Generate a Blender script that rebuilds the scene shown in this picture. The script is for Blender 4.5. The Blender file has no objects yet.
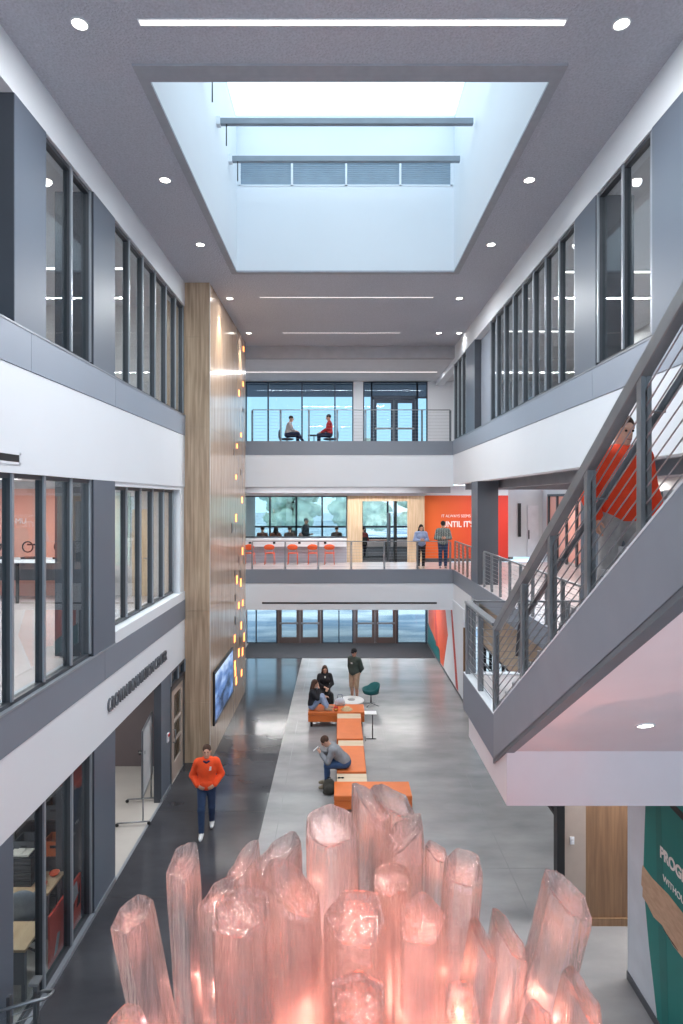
import bpy, bmesh, math, random
import numpy as np
from mathutils import Vector, Matrix, noise
random.seed(7)
SC = bpy.context.scene
COL = SC.collection
PI = math.pi
CZ = 6.75            # eye height above the ground floor
F = 600.0            # focal length in pixels
def X(px, y): return (px - 340.0) * y / F
def Zh(py, y): return CZ - (py - 500.0) * y / F

# ------------------------------------------------------------------ materials
def lin(c):
    return tuple(((v/255.0)/12.92 if v <= 10 else (((v/255.0)+0.055)/1.055)**2.4) for v in c) + (1.0,)
MATS = {}
def _new(name):
    m = bpy.data.materials.new(name); m.use_nodes = True
    nt = m.node_tree
    return m, nt, nt.nodes['Principled BSDF']
def _sock(b, *names):
    for n in names:
        if n in b.inputs: return b.inputs[n]
def mat(name, rgb, rough=0.6, metal=0.0, spec=0.5, vary=0.06, scale=3.0, bump=0.0, bscale=60.0, coat=0.0, stretch=None):
    """plain paint-like surface with a little procedural mottling"""
    if name in MATS: return MATS[name]
    m, nt, b = _new(name)
    c = lin(rgb)
    tc = nt.nodes.new('ShaderNodeTexCoord')
    vec = tc.outputs['Object']
    if stretch:
        mp = nt.nodes.new('ShaderNodeMapping'); mp.inputs['Scale'].default_value = stretch
        nt.links.new(vec, mp.inputs['Vector']); vec = mp.outputs['Vector']
    n = nt.nodes.new('ShaderNodeTexNoise'); n.inputs['Scale'].default_value = scale; n.inputs['Detail'].default_value = 4
    nt.links.new(vec, n.inputs['Vector'])
    r = nt.nodes.new('ShaderNodeValToRGB')
    r.color_ramp.elements[0].position = 0.3; r.color_ramp.elements[1].position = 0.7
    r.color_ramp.elements[0].color = tuple(v*(1-vary) for v in c[:3]) + (1,)
    r.color_ramp.elements[1].color = tuple(min(1, v*(1+vary)) for v in c[:3]) + (1,)
    nt.links.new(n.outputs['Fac'], r.inputs['Fac']); nt.links.new(r.outputs['Color'], b.inputs['Base Color'])
    b.inputs['Roughness'].default_value = rough; b.inputs['Metallic'].default_value = metal
    s = _sock(b, 'Specular IOR Level', 'Specular')
    if s: s.default_value = spec
    if coat:
        b.inputs['Coat Weight'].default_value = coat; b.inputs['Coat Roughness'].default_value = 0.08
    if bump:
        n2 = nt.nodes.new('ShaderNodeTexNoise'); n2.inputs['Scale'].default_value = bscale; n2.inputs['Detail'].default_value = 3
        nt.links.new(tc.outputs['Object'], n2.inputs['Vector'])
        bp = nt.nodes.new('ShaderNodeBump'); bp.inputs['Strength'].default_value = bump; bp.inputs['Distance'].default_value = 0.02
        nt.links.new(n2.outputs['Fac'], bp.inputs['Height']); nt.links.new(bp.outputs['Normal'], b.inputs['Normal'])
    MATS[name] = m
    return m
def wood(name, dark, light, rough=0.45, sc=(9, 9, 0.6), spec=0.5, coat=0.0):
    if name in MATS: return MATS[name]
    m, nt, b = _new(name)
    tc = nt.nodes.new('ShaderNodeTexCoord'); mp = nt.nodes.new('ShaderNodeMapping')
    mp.inputs['Scale'].default_value = sc
    nt.links.new(tc.outputs['Object'], mp.inputs['Vector'])
    n = nt.nodes.new('ShaderNodeTexNoise'); n.inputs['Scale'].default_value = 2.2; n.inputs['Detail'].default_value = 8; n.inputs['Distortion'].default_value = 0.4
    nt.links.new(mp.outputs['Vector'], n.inputs['Vector'])
    r = nt.nodes.new('ShaderNodeValToRGB')
    r.color_ramp.elements[0].position = 0.32; r.color_ramp.elements[0].color = lin(dark)
    r.color_ramp.elements[1].position = 0.68; r.color_ramp.elements[1].color = lin(light)
    nt.links.new(n.outputs['Fac'], r.inputs['Fac']); nt.links.new(r.outputs['Color'], b.inputs['Base Color'])
    b.inputs['Roughness'].default_value = rough
    s = _sock(b, 'Specular IOR Level', 'Specular'); s.default_value = spec
    if coat:
        b.inputs['Coat Weight'].default_value = coat; b.inputs['Coat Roughness'].default_value = 0.12
    MATS[name] = m
    return m
def emit(name, rgb, strength):
    if name in MATS: return MATS[name]
    m, nt, b = _new(name)
    b.inputs['Base Color'].default_value = lin(rgb)
    b.inputs['Emission Color'].default_value = lin(rgb); b.inputs['Emission Strength'].default_value = strength
    MATS[name] = m
    return m
def glass(name, tint=(235, 242, 245), refl=1.0, rough=0.0):
    """thin architectural pane: clear with a mirror reflection that grows at grazing angles"""
    if name in MATS: return MATS[name]
    m = bpy.data.materials.new(name); m.use_nodes = True; nt = m.node_tree
    for n in list(nt.nodes): nt.nodes.remove(n)
    out = nt.nodes.new('ShaderNodeOutputMaterial'); mix = nt.nodes.new('ShaderNodeMixShader')
    tr = nt.nodes.new('ShaderNodeBsdfTransparent'); gl = nt.nodes.new('ShaderNodeBsdfGlossy')
    fr = nt.nodes.new('ShaderNodeLayerWeight'); fr.inputs['Blend'].default_value = .5
    pw = nt.nodes.new('ShaderNodeMath'); pw.operation = 'POWER'; pw.inputs[1].default_value = 5.0
    mu = nt.nodes.new('ShaderNodeMath'); mu.operation = 'MULTIPLY_ADD'; mu.inputs[1].default_value = .9*refl; mu.inputs[2].default_value = .045*refl; mu.use_clamp = True
    tr.inputs['Color'].default_value = lin(tint); gl.inputs['Roughness'].default_value = rough
    nt.links.new(fr.outputs['Facing'], pw.inputs[0]); nt.links.new(pw.outputs[0], mu.inputs[0]); nt.links.new(mu.outputs[0], mix.inputs['Fac'])
    nt.links.new(tr.outputs[0], mix.inputs[1]); nt.links.new(gl.outputs[0], mix.inputs[2]); nt.links.new(mix.outputs[0], out.inputs['Surface'])
    MATS[name] = m
    return m

# ------------------------------------------------------------------ objects
def tag(o, label=None, cat=None, group=None, kind=None):
    if label: o['label'] = label
    if cat: o['category'] = cat
    if group: o['group'] = group
    if kind: o['kind'] = kind
    return o
def thing(name, label, cat, loc=(0, 0, 0), rz=0.0, group=None):
    o = bpy.data.objects.new(name, None); COL.objects.link(o)
    o.location = loc; o.rotation_euler = (0, 0, rz); o.empty_display_size = 0.1
    return tag(o, label, cat, group)
def shell(name):
    o = bpy.data.objects.new(name, None); COL.objects.link(o); o.empty_display_size = 0.1
    o['kind'] = 'structure'
    return o
def link_mesh(name, me, m, parent=None):
    o = bpy.data.objects.new(name, me); COL.objects.link(o)
    if m is not None: me.materials.append(m)
    if parent is not None: o.parent = parent
    return o
def copy_tree(o, parent=None):
    c = o.copy(); COL.objects.link(c)
    if parent is not None: c.parent = parent
    for ch in [q for q in bpy.data.objects if q.parent == o]: copy_tree(ch, c)
    return c
class MB:
    def __init__(s): s.v = []; s.f = []; s.smooth = set()
    def box(s, x0, x1, y0, y1, z0, z1):
        b = len(s.v)
        s.v += [(x0,y0,z0),(x1,y0,z0),(x1,y1,z0),(x0,y1,z0),(x0,y0,z1),(x1,y0,z1),(x1,y1,z1),(x0,y1,z1)]
        s.f += [tuple(b+i for i in q) for q in ((0,3,2,1),(4,5,6,7),(0,1,5,4),(1,2,6,5),(2,3,7,6),(3,0,4,7))]
        return s
    def hull8(s, pts):
        """box-like solid from 8 corner points: bottom ring then top ring"""
        b = len(s.v); s.v += [tuple(p) for p in pts]
        s.f += [tuple(b+i for i in q) for q in ((0,3,2,1),(4,5,6,7),(0,1,5,4),(1,2,6,5),(2,3,7,6),(3,0,4,7))]
        return s
    def bar(s, p, q, w, h, up=(0,0,1)):
        """rectangular bar from p to q; w across, h along up"""
        p = Vector(p); q = Vector(q); d = (q-p).normalized(); u = Vector(up)
        a = d.cross(u).normalized(); u = a.cross(d).normalized()
        c = []
        for e in (p, q):
            for (i, j) in ((-1,-1),(1,-1),(1,1),(-1,1)):
                c.append(e + a*(i*w/2) + u*(j*h/2))
        return s.hull8(c)
    def tube(s, pts, r, n=8, cap=True):
        """round bar through points; r number or list"""
        pts = [Vector(p) for p in pts]; b = len(s.v)
        rr = r if isinstance(r, (list, tuple)) else [r]*len(pts)
        ref = None
        for i, p in enumerate(pts):
            d = (pts[min(i+1, len(pts)-1)] - pts[max(i-1, 0)]).normalized()
            if ref is None:
                ref = d.orthogonal().normalized()
            a = (ref - d*ref.dot(d)).normalized(); ref = a; c = d.cross(a)
            for k in range(n):
                t = 2*PI*k/n
                s.v.append(tuple(p + (a*math.cos(t) + c*math.sin(t))*rr[i]))
        f0 = len(s.f)
        for i in range(len(pts)-1):
            for k in range(n):
                s.f.append((b+i*n+k, b+i*n+(k+1)%n, b+(i+1)*n+(k+1)%n, b+(i+1)*n+k))
        s.smooth.update(range(f0, len(s.f)))
        if cap:
            s.f.append(tuple(b+k for k in range(n))[::-1]); s.f.append(tuple(b+(len(pts)-1)*n+k for k in range(n)))
        return s
    def lathe(s, prof, c=(0,0,0), n=20, close=True):
        b = len(s.v); f0 = len(s.f)
        for (r, z) in prof:
            for k in range(n):
                t = 2*PI*k/n; s.v.append((c[0]+r*math.cos(t), c[1]+r*math.sin(t), c[2]+z))
        for i in range(len(prof)-1):
            for k in range(n):
                s.f.append((b+i*n+k, b+i*n+(k+1)%n, b+(i+1)*n+(k+1)%n, b+(i+1)*n+k))
        s.smooth.update(range(f0, len(s.f)))
        if close:
            s.f.append(tuple(b+k for k in range(n))[::-1]); s.f.append(tuple(b+(len(prof)-1)*n+k for k in range(n)))
        return s
    def prism(s, poly, axis, a0, a1):
        """extrude a 2D polygon along an axis: axis 0 poly=(y,z), 1 poly=(x,z), 2 poly=(x,y)"""
        def P(u, v, a): return ((a,u,v),(u,a,v),(u,v,a))[axis]
        b = len(s.v); n = len(poly)
        s.v += [P(u, v, a0) for u, v in poly] + [P(u, v, a1) for u, v in poly]
        s.f.append(tuple(b+i for i in range(n))); s.f.append(tuple(b+n+i for i in range(n))[::-1])
        for i in range(n): s.f.append((b+i, b+n+i, b+n+(i+1)%n, b+(i+1)%n))
        return s
    def ball(s, c, r, n=12, m=8):
        rx, ry, rz = r if isinstance(r, (tuple, list)) else (r, r, r)
        b = len(s.v); f0 = len(s.f)
        s.v.append((c[0], c[1], c[2]-rz))
        for i in range(1, m):
            ph = -PI/2 + PI*i/m
            for k in range(n):
                t = 2*PI*k/n; s.v.append((c[0]+rx*math.cos(ph)*math.cos(t), c[1]+ry*math.cos(ph)*math.sin(t), c[2]+rz*math.sin(ph)))
        s.v.append((c[0], c[1], c[2]+rz)); top = len(s.v)-1
        for k in range(n): s.f.append((b, b+1+(k+1)%n, b+1+k))
        for i in range(m-2):
            for k in range(n):
                s.f.append((b+1+i*n+k, b+1+i*n+(k+1)%n, b+1+(i+1)*n+(k+1)%n, b+1+(i+1)*n+k))
        for k in range(n): s.f.append((top, b+1+(m-2)*n+k, b+1+(m-2)*n+(k+1)%n))
        s.smooth.update(range(f0, len(s.f)))
        return s
    def build(s, name, m, parent=None, world=False, bevel=0.0, seg=2, kind=None):
        me = bpy.data.meshes.new(name)
        v = s.v
        if world and parent is not None:
            L = parent.location; v = [(p[0]-L.x, p[1]-L.y, p[2]-L.z) for p in v]
        me.from_pydata(v, [], s.f)
        bm = bmesh.new(); bm.from_mesh(me)
        bm.faces.ensure_lookup_table()
        for i in s.smooth: bm.faces[i].smooth = True
        bmesh.ops.recalc_face_normals(bm, faces=bm.faces)
        if bevel:
            bmesh.ops.bevel(bm, geom=[e for e in bm.edges], offset=bevel, segments=seg, affect='EDGES', profile=0.5)
        bm.to_mesh(me); bm.free(); me.update()
        o = link_mesh(name, me, m, parent)
        if kind: o['kind'] = kind
        return o
def sbox(name, m, *boxes):
    b = MB()
    for q in boxes: b.box(*q)
    return b.build(name, m, kind='structure')
def text(name, body, size, m, loc, rot, parent=None, ext=0.01, align='LEFT', sx=1.0, bold=0.0):
    cu = bpy.data.curves.new(name, 'FONT'); cu.body = body; cu.size = size; cu.extrude = ext; cu.align_x = align; cu.offset = bold
    cu.space_character = 1.0
    o = bpy.data.objects.new(name, cu); COL.objects.link(o)
    bpy.context.view_layer.update()
    me = bpy.data.meshes.new_from_object(o.evaluated_get(bpy.context.evaluated_depsgraph_get()))
    bpy.data.objects.remove(o); bpy.data.curves.remove(cu)
    me.name = name; me.materials.clear()
    o = link_mesh(name, me, m, parent)
    o.location = loc; o.rotation_euler = rot; o.scale = (sx, 1, 1)
    return o
def area(name, loc, rot, sx, sy, power, col=(1, 1, 1), parent=None):
    l = bpy.data.lights.new(name, 'AREA'); l.shape = 'RECTANGLE'; l.size = sx; l.size_y = sy; l.energy = power; l.color = col
    o = bpy.data.objects.new(name, l); COL.objects.link(o); o.location = loc; o.rotation_euler = rot
    if parent is not None: o.parent = parent
    return o

# ------------------------------------------------------------------ smooth solid figures
def cap(a, b, ra, rb=None, k=0.03): return ('c', np.array(a, float), np.array(b, float), ra, ra if rb is None else rb, k)
def ell(c, r, R=None, k=0.03): return ('e', np.array(c, float), np.array(r, float), np.eye(3) if R is None else np.array(R, float), 0, k)
def grow(p, d):
    if p[0] == 'c': return ('c', p[1], p[2], p[3]+d, p[4]+d, p[5])
    return ('e', p[1], p[2]+d, p[3], 0, p[5])
def _bb(p):
    if p[0] == 'c':
        r = max(p[3], p[4]); return np.minimum(p[1], p[2])-r, np.maximum(p[1], p[2])+r
    r = p[2].max(); return p[1]-r, p[1]+r
def _dist(p, G):
    if p[0] == 'c':
        a, b = p[1], p[2]; ba = b-a; L = ba @ ba + 1e-12
        pa = G - a
        h = np.clip((pa @ ba)/L, 0, 1)
        return np.linalg.norm(pa - h[..., None]*ba, axis=-1) - (p[3] + (p[4]-p[3])*h)
    q = (G - p[1]) @ p[3]
    k0 = np.linalg.norm(q/p[2], axis=-1); k1 = np.linalg.norm(q/(p[2]**2), axis=-1) + 1e-9
    return k0*(k0-1)/k1
def sdf_mesh(name, prims, vox, m, parent=None, cut=(), planes=()):
    los, his = zip(*[_bb(p) for p in prims])
    lo = np.min(los, 0) - 3*vox; hi = np.max(his, 0) + 3*vox
    n = np.ceil((hi-lo)/vox).astype(int) + 1
    Fd = np.full(n, 0.25)
    ax = [lo[i] + vox*np.arange(n[i]) for i in range(3)]
    def sub(p, pad):
        a, b = _bb(p)
        i0 = np.maximum(((a-pad-lo)/vox).astype(int), 0); i1 = np.minimum(((b+pad-lo)/vox).astype(int)+2, n)
        sl = tuple(slice(i0[i], i1[i]) for i in range(3))
        G = np.stack(np.meshgrid(*[ax[i][sl[i]] for i in range(3)], indexing='ij'), -1)
        return sl, G
    for p in prims:
        k = p[5]; sl, G = sub(p, k + 2.5*vox)
        if G.size == 0: continue
        d = _dist(p, G); f = Fd[sl]
        h = np.maximum(k - np.abs(d-f), 0)/k
        Fd[sl] = np.minimum(d, f) - h*h*k*0.25
    for p in cut:
        sl, G = sub(p, 2.5*vox)
        if G.size: Fd[sl] = np.maximum(Fd[sl], -_dist(p, G))
    if planes:
        G = np.stack(np.meshgrid(*ax, indexing='ij'), -1)
        for (q, nn) in planes:          # keep the side where (p-q).n < 0
            Fd = np.maximum(Fd, (G - np.array(q, float)) @ np.array(nn, float))
    return surf_net(name, Fd, lo, vox, m, parent)
def surf_net(name, Fd, lo, vox, m, parent):
    S = Fd < 0
    c = [S[i:S.shape[0]-1+i, j:S.shape[1]-1+j, k:S.shape[2]-1+k] for i in (0,1) for j in (0,1) for k in (0,1)]
    any_ = np.logical_or.reduce(c); all_ = np.logical_and.reduce(c)
    act = any_ & ~all_
    idx = np.full(act.shape, -1, int); ijk = np.argwhere(act); idx[act] = np.arange(len(ijk))
    acc = np.zeros((len(ijk), 3)); cnt = np.zeros(len(ijk))
    off = [(i,j,k) for i in (0,1) for j in (0,1) for k in (0,1)]
    vals = [Fd[ijk[:,0]+o[0], ijk[:,1]+o[1], ijk[:,2]+o[2]] for o in off]
    for a in range(8):
        for b in range(a+1, 8):
            if sum(abs(off[a][t]-off[b][t]) for t in range(3)) != 1: continue
            x = (vals[a] < 0) != (vals[b] < 0)
            t = vals[a][x]/(vals[a][x]-vals[b][x])
            acc[x] += np.array(off[a]) + t[:,None]*(np.array(off[b])-np.array(off[a])); cnt[x] += 1
    V = lo + vox*(ijk + acc/cnt[:,None])
    faces = []
    for d in range(3):
        u, w = [(1,2),(2,0),(0,1)][d]
        s0 = [slice(None)]*3; s1 = [slice(None)]*3
        s0[d] = slice(0, -1); s1[d] = slice(1, None)
        A = S[tuple(s0)]; B = S[tuple(s1)]
        e = np.argwhere(A != B)
        ok = (e[:,u] > 0) & (e[:,w] > 0) & (e[:,u] < S.shape[u]-1) & (e[:,w] < S.shape[w]-1)
        e = e[ok]; inside = A[e[:,0], e[:,1], e[:,2]]
        q = []
        for (du, dw) in ((-1,-1),(0,-1),(0,0),(-1,0)):
            g = e.copy(); g[:,u] += du; g[:,w] += dw; q.append(idx[g[:,0], g[:,1], g[:,2]])
        q = np.stack(q, 1); q[~inside] = q[~inside][:, ::-1]
        faces.append(q)
    Q = np.concatenate(faces)
    Q = Q[(Q >= 0).all(1)]
    me = bpy.data.meshes.new(name)
    me.from_pydata(V.tolist(), [], Q.tolist())
    me.polygons.foreach_set('use_smooth', np.ones(len(me.polygons), bool)); me.update()
    return link_mesh(name, me, m, parent)
WORLD, LAMPK, EXPO, CRYK, DOWN, STRIPW = 3.2, 2.5, 0.32, 1.0, 24, 380
# ------------------------------------------------------------------ people
A = lambda *v: np.array(v, float)
def unit(v): v = np.array(v, float); return v/np.linalg.norm(v)
def stand_pose(step=0.0, lean=0.0, turn=0.0):
    """joints of a 1.75 m figure facing -Y; L is the figure's own left (+X)"""
    J = dict(pel=A(0,0,.955), waist=A(0,-.005-lean*.1,1.09), chest=A(0,0-lean*.3,1.28), neck=A(0,.015-lean*.5,1.455), head=A(0,-.015-lean*.75,1.635),
             shL=A(.185,.01-lean*.48,1.405), shR=A(-.185,.01-lean*.48,1.405),
             elL=A(.245,.04-lean*.4,1.13), elR=A(-.245,.04-lean*.4,1.13), wrL=A(.235,-.06,.88), wrR=A(-.235,-.06,.88),
             hipL=A(.092,0,.93), hipR=A(-.092,0,.93), knL=A(.10,-.02,.50), knR=A(-.10,-.02,.50), anL=A(.10,.03,.085), anR=A(-.10,.03,.085),
             toL=A(.03,-1,0), toR=A(-.03,-1,0), hdL=A(.0,-.1,-1), hdR=A(.0,-.1,-1), pnL=A(-1,0,0), pnR=A(1,0,0), fd=A(0,-1,-.08), curl=.35)
    if step:
        J.update(knL=A(.095,-.10-step*.35,.51), anL=A(.09,-.12-step*.6,.10), knR=A(-.095,.02,.50), anR=A(-.09,.10+step*.55,.105+step*.1))
    return J
def sit_pose(seat=.45, lean=.1, knee=.16, feet=.0):
    z = seat + .115; u = A(0, -math.sin(lean), math.cos(lean)); P = A(0, .0, z)
    J = dict(pel=P, waist=P+.14*u, chest=P+.33*u, neck=P+.505*u, head=P+.505*u+A(0,-.03-.10*math.sin(lean),.175),
             hipL=A(.09,-.02,z-.025), hipR=A(-.09,-.02,z-.025), knL=A(knee,-.44,seat+.075), knR=A(-knee,-.44,seat+.075),
             anL=A(knee*.9,-.44-feet,.085), anR=A(-knee*.9,-.44-feet,.085), toL=A(.1,-1,0), toR=A(-.1,-1,0),
             hdL=A(0,-1,-.1), hdR=A(0,-1,-.1), pnL=A(0,0,-1), pnR=A(0,0,-1), fd=A(0,-1,-.25), curl=.3)
    for s, k in ((1,'L'),(-1,'R')):
        J['sh'+k] = P + .455*u + A(s*.182, .015, 0)
        J['el'+k] = J['sh'+k] + A(s*.06, -.10, -.255)
        J['wr'+k] = A(s*.13, -.33, seat+.19)
    return J
def hand(w, d, n, side, curl, r=1.0):
    """palm, four unequal bent fingers and a thumb that leaves the palm's side"""
    d = unit(d); n = unit(n - d*np.dot(n, d)); s = np.cross(n, d)*side
    P = [cap(w - d*.01, w+d*.03, .024, .026, .02), ell(w+d*.055, A(.043,.014,.05), np.stack([s, n, d], 1), .015)]
    for i, (o, L) in enumerate(((.031,.066),(.0105,.076),(-.0105,.071),(-.031,.055))):
        c = curl*(1+.12*i); k0 = w + d*.092 + s*o
        d1 = unit(d*math.cos(c) + n*math.sin(c)); d2 = unit(d*math.cos(2.2*c) + n*math.sin(2.2*c))
        k1 = k0 + d1*L*.55; k2 = k1 + d2*L*.5
        P += [cap(k0-d*.015, k1, .0098, .0088, .004), cap(k1, k2, .0088, .0075, .004)]
    t0 = w + d*.03 + s*.034; t1 = t0 + unit(d*.7+s*.62+n*.35)*.042; t2 = t1 + unit(d*.9+s*.15+n*.45)*.034
    return P + [cap(t0-s*.012, t1, .0135, .0105, .008), cap(t1, t2, .0105, .0085, .004)]
SKIN = lambda: mat('skin', (205,158,135), rough=.55, vary=.05, scale=12)
def person(name, label, loc, rz, J, group=None, h=1.75, vox=.0105, girth=1.0, female=False, skin=None,
           top=None, sleeve=1.0, bottom=None, shorts=False, shoe=None, hair=None, long_hair=False, hat=None, hood=False, loose=.0, fingers=True, seat=None, face=True):
    k = h/1.75
    J = {a: (b*k if isinstance(b, np.ndarray) and a[:2] not in ('to','hd','pn','fd') else b) for a, b in J.items()}
    g = girth*k; fw = .9 if female else 1.0
    up = unit(J['neck']-J['pel']); lat = unit(J['shL']-J['shR']); lat = unit(lat-up*np.dot(lat,up)); fwd = np.cross(up, lat)
    R = np.stack([lat, fwd, up], 1)
    hl = unit(J['hipL']-J['hipR']); Rp = np.stack([hl, unit(np.cross(hl, up)), up], 1)
    pel = ell(J['pel'], A(.165,.118,.125)*g*(1.03 if female else 1), Rp, .06)
    waist = ell(J['waist'], A(.142*fw,.105,.15)*g, R, .06)
    chest = ell(J['chest'], A(.168*fw,.118,.18)*g, R, .06)
    yoke = cap(J['shL']*.9+J['shR']*.1, J['shR']*.9+J['shL']*.1, .062*g*fw, None, .05)
    bust = [ell(J['chest']+R@A(s*.065,-.085,.01), A(.062,.06,.062)*k, R, .04) for s in (1,-1)] if female else []
    arms = {}
    for s in 'LR':
        arms[s] = [cap(J['sh'+s], J['el'+s], .052*g*fw, .041*g*fw, .03), cap(J['el'+s], J['wr'+s], .042*g*fw, .027*g*fw, .02)]
    legs = {}
    for s in 'LR':
        legs[s] = [cap(J['hip'+s], J['kn'+s], .088*g, .056*g, .04), cap(J['kn'+s], J['an'+s], .057*g, .038*g, .025),
                   ell(J['kn'+s]*.62+J['an'+s]*.38+A(0,.018,0), A(.05,.052,.10)*g, None, .03)]
    feet = {}
    for s in 'LR':
        t = unit(J['to'+s]); a = J['an'+s]; base = a + A(0,0,-.048*k)
        feet[s] = [cap(base - t*.045*k, base + t*.115*k, .036*k, .032*k, .03), cap(base+t*.10*k+A(0,0,-.006*k), base+t*.165*k+A(0,0,-.010*k), .033*k, .024*k, .02), cap(a, base, .038*k, .036*k, .03)]
    # head
    fd = unit(J['fd']); hs = unit(np.cross(fd, A(0,0,1))) if abs(fd[2]) < .98 else A(-1,0,0)
    hu = unit(np.cross(hs, fd)); Rh = np.stack([-hs, -fd, hu], 1); H = J['head']
    def hp(x, y, z): return H + Rh @ (A(x, y, z)*k)
    head = [ell(hp(0,.012,.03), A(.077,.096,.09)*k, Rh, .03), ell(hp(0,-.028,-.055), A(.056,.06,.07)*k, Rh, .04), cap(hp(0,-.094,.012), hp(0,-.112,-.024), .009*k, .014*k, .015),
            cap(hp(-.035,-.082,.03), hp(.035,-.082,.03), .012*k, None, .015), ell(hp(0,-.08,-.098), A(.022,.014,.016)*k, Rh, .02), ell(hp(0,-.086,-.062), A(.025,.01,.013)*k, Rh, .012)]
    for s in (1,-1): head.append(ell(hp(s*.078,.01,-.005), A(.012,.022,.033)*k, Rh, .008))
    neck = cap(J['neck']-up*.03, hp(0,.018,-.05), .056*g*fw, .05*g*fw, .035)
    body = [pel, waist, chest, yoke, neck] + bust + head + sum(arms.values(), []) + sum(legs.values(), []) + sum(feet.values(), [])
    for s, sd in (('L', 1), ('R', -1)):
        if fingers: body += hand(J['wr'+s], J['hd'+s], J['pn'+s], sd, J['curl'])
        else: body += [ell(J['wr'+s]+unit(J['hd'+s])*.07*k, A(.04,.04,.07)*k, None, .02)]
    root = thing(name, label, 'person', loc, rz, group)
    objs = [sdf_mesh('body', body, vox, skin or SKIN(), root)]
    if top is not None:
        d = .018 + loose
        P = [grow(p, d) for p in [waist, chest, yoke] + bust]
        P.append(ell(J['waist']-up*.10*k, A(.158,.118,.12)*g + d, R, .06))
        for s in 'LR':
            if sleeve >= 1: P += [grow(arms[s][0], d), cap(J['el'+s], J['wr'+s]*.93+J['el'+s]*.07, .042*g*fw+d, .03*g*fw+d*.7, .02)]
            else: P.append(cap(J['sh'+s], J['sh'+s]*(1-sleeve)+J['el'+s]*sleeve, .052*g*fw+d, .047*g*fw+d, .03))
        P.append(cap(J['neck']-up*.05, J['neck']-up*.0, .066*g, .06*g, .03))
        if hood: P += [ell(J['neck']+R@A(0,.085,-.02)*k, A(.12,.06,.07)*k, R, .04), cap(J['neck']+R@A(.07,-.02,.0)*k, J['neck']+R@A(.03,-.09,-.07)*k, .025*k, .018*k, .02), cap(J['neck']+R@A(-.07,-.02,.0)*k, J['neck']+R@A(-.03,-.09,-.07)*k, .025*k, .018*k, .02)]
        hem = J['pel'] - up*.09*k if seat is None else J['pel'] - up*.06*k
        objs.append(sdf_mesh('top', P, vox, top, root, planes=[(hem, -up)]))
    if bottom is not None:
        d = .013
        P = [grow(pel, d), ell(J['waist']-up*.05*k, A(.14,.105,.08)*g + .008, R, .04)]
        for s in 'LR':
            P.append(grow(legs[s][0], d + (.012 if shorts else 0)))
            if not shorts: P += [cap(J['kn'+s], J['an'+s]*.97+J['kn'+s]*.03, .057*g+d, .042*g+d, .03), grow(legs[s][2], d*.8)]
        objs.append(sdf_mesh('trousers' if not shorts else 'shorts', P, vox, bottom, root))
    if shoe is not None:
        for s in 'LR': objs.append(sdf_mesh('shoe', [grow(p, .009) for p in feet[s]], vox*.8, shoe, root, planes=[(J['an'+s]+A(0,0,.02*k), A(0,0,1))] + [(J['an'+s]+A(0,0,-.0855*k), A(0,0,-1))]))
    if hair is not None:
        P = [ell(hp(0,.022,.042), A(.086,.102,.094)*k, Rh, .02)]
        cut = [ell(hp(0,-.115,-.018), A(.066,.088,.10)*k, Rh, .01), ell(hp(0,-.05,-.12), A(.12,.10,.09)*k, Rh, .01)]
        if long_hair:
            for s in (1,-1): P += [cap(hp(s*.072,.03,.0), hp(s*.085,.03,-.15), .034*k, .036*k, .03), cap(hp(s*.085,.03,-.15), hp(s*.08,-.02,-.29), .036*k, .022*k, .03)]
            P += [cap(hp(0,.07,0), hp(0,.085,-.24), .06*k, .05*k, .04)]
            cut = cut[:1]
        objs.append(sdf_mesh('hair', P, vox*.9, hair, root, cut=cut))
    if hat is not None:
        objs.append(sdf_mesh('cap', [ell(hp(0,.012,.062), A(.092,.109,.085)*k, Rh, .02), cap(hp(-.03,-.12,.062), hp(.03,-.12,.062), .03*k, None, .02)], vox*.9, hat, root,
                    planes=[(hp(0,0,.042), -Rh[:,2])], cut=[ell(hp(0,-.15,.02), A(.12,.07,.032)*k, Rh, .01)]))
    if face:
        for s in (1,-1):
            b = MB(); b.ball(hp(s*.031,-.083,.006), .0105*k, 8, 6); b.build('eye', mat('eye_dark', (45,35,30), rough=.2), root)
        b = MB(); b.tube([hp(-.023,-.0935,-.062), hp(0,-.0985,-.0645), hp(.023,-.0935,-.062)], .0042*k, 6); b.build('mouth', mat('lips', (165,95,88)), root)
    # settle on the ground (or the seat)
    objs_low = [o for o in objs if not o.name.startswith('hair')]
    if seat is None:
        z = min(min(v.co.z for v in o.data.vertices) for o in objs_low)
        root.location.z -= z - .001
    else:
        zz = [v.co.z for o in objs_low for v in o.data.vertices if v.co.y > -.26*k and v.co.z > seat-.15 and abs(v.co.x) < .2]
        root.location.z += seat - min(zz) + .003
    return root
# ------------------------------------------------------------------ materials of the building
WHITE = mat('white_paint', (220,224,229), rough=.7, vary=.015, scale=.6)
LIGHTGREY = mat('grey_cladding', (144,153,166), rough=.42, metal=.0, vary=.03, scale=.5)
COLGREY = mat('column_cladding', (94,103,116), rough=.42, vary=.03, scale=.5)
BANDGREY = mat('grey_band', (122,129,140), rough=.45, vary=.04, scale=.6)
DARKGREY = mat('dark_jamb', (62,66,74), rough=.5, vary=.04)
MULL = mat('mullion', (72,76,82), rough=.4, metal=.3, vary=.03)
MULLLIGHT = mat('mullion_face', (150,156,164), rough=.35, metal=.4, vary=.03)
CEIL = mat('acoustic_ceiling', (184,187,197), rough=.95, vary=.12, scale=34, bump=1.0, bscale=34)
CEIL2 = mat('plain_ceiling', (205,206,210), rough=.8, vary=.03)
SKIRT = mat('dark_baseboard', (84,86,92), rough=.5)
TOWERFRONT = wood('oak_panel', (150,126,102), (196,172,146), rough=.5, sc=(7,7,.35))
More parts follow.
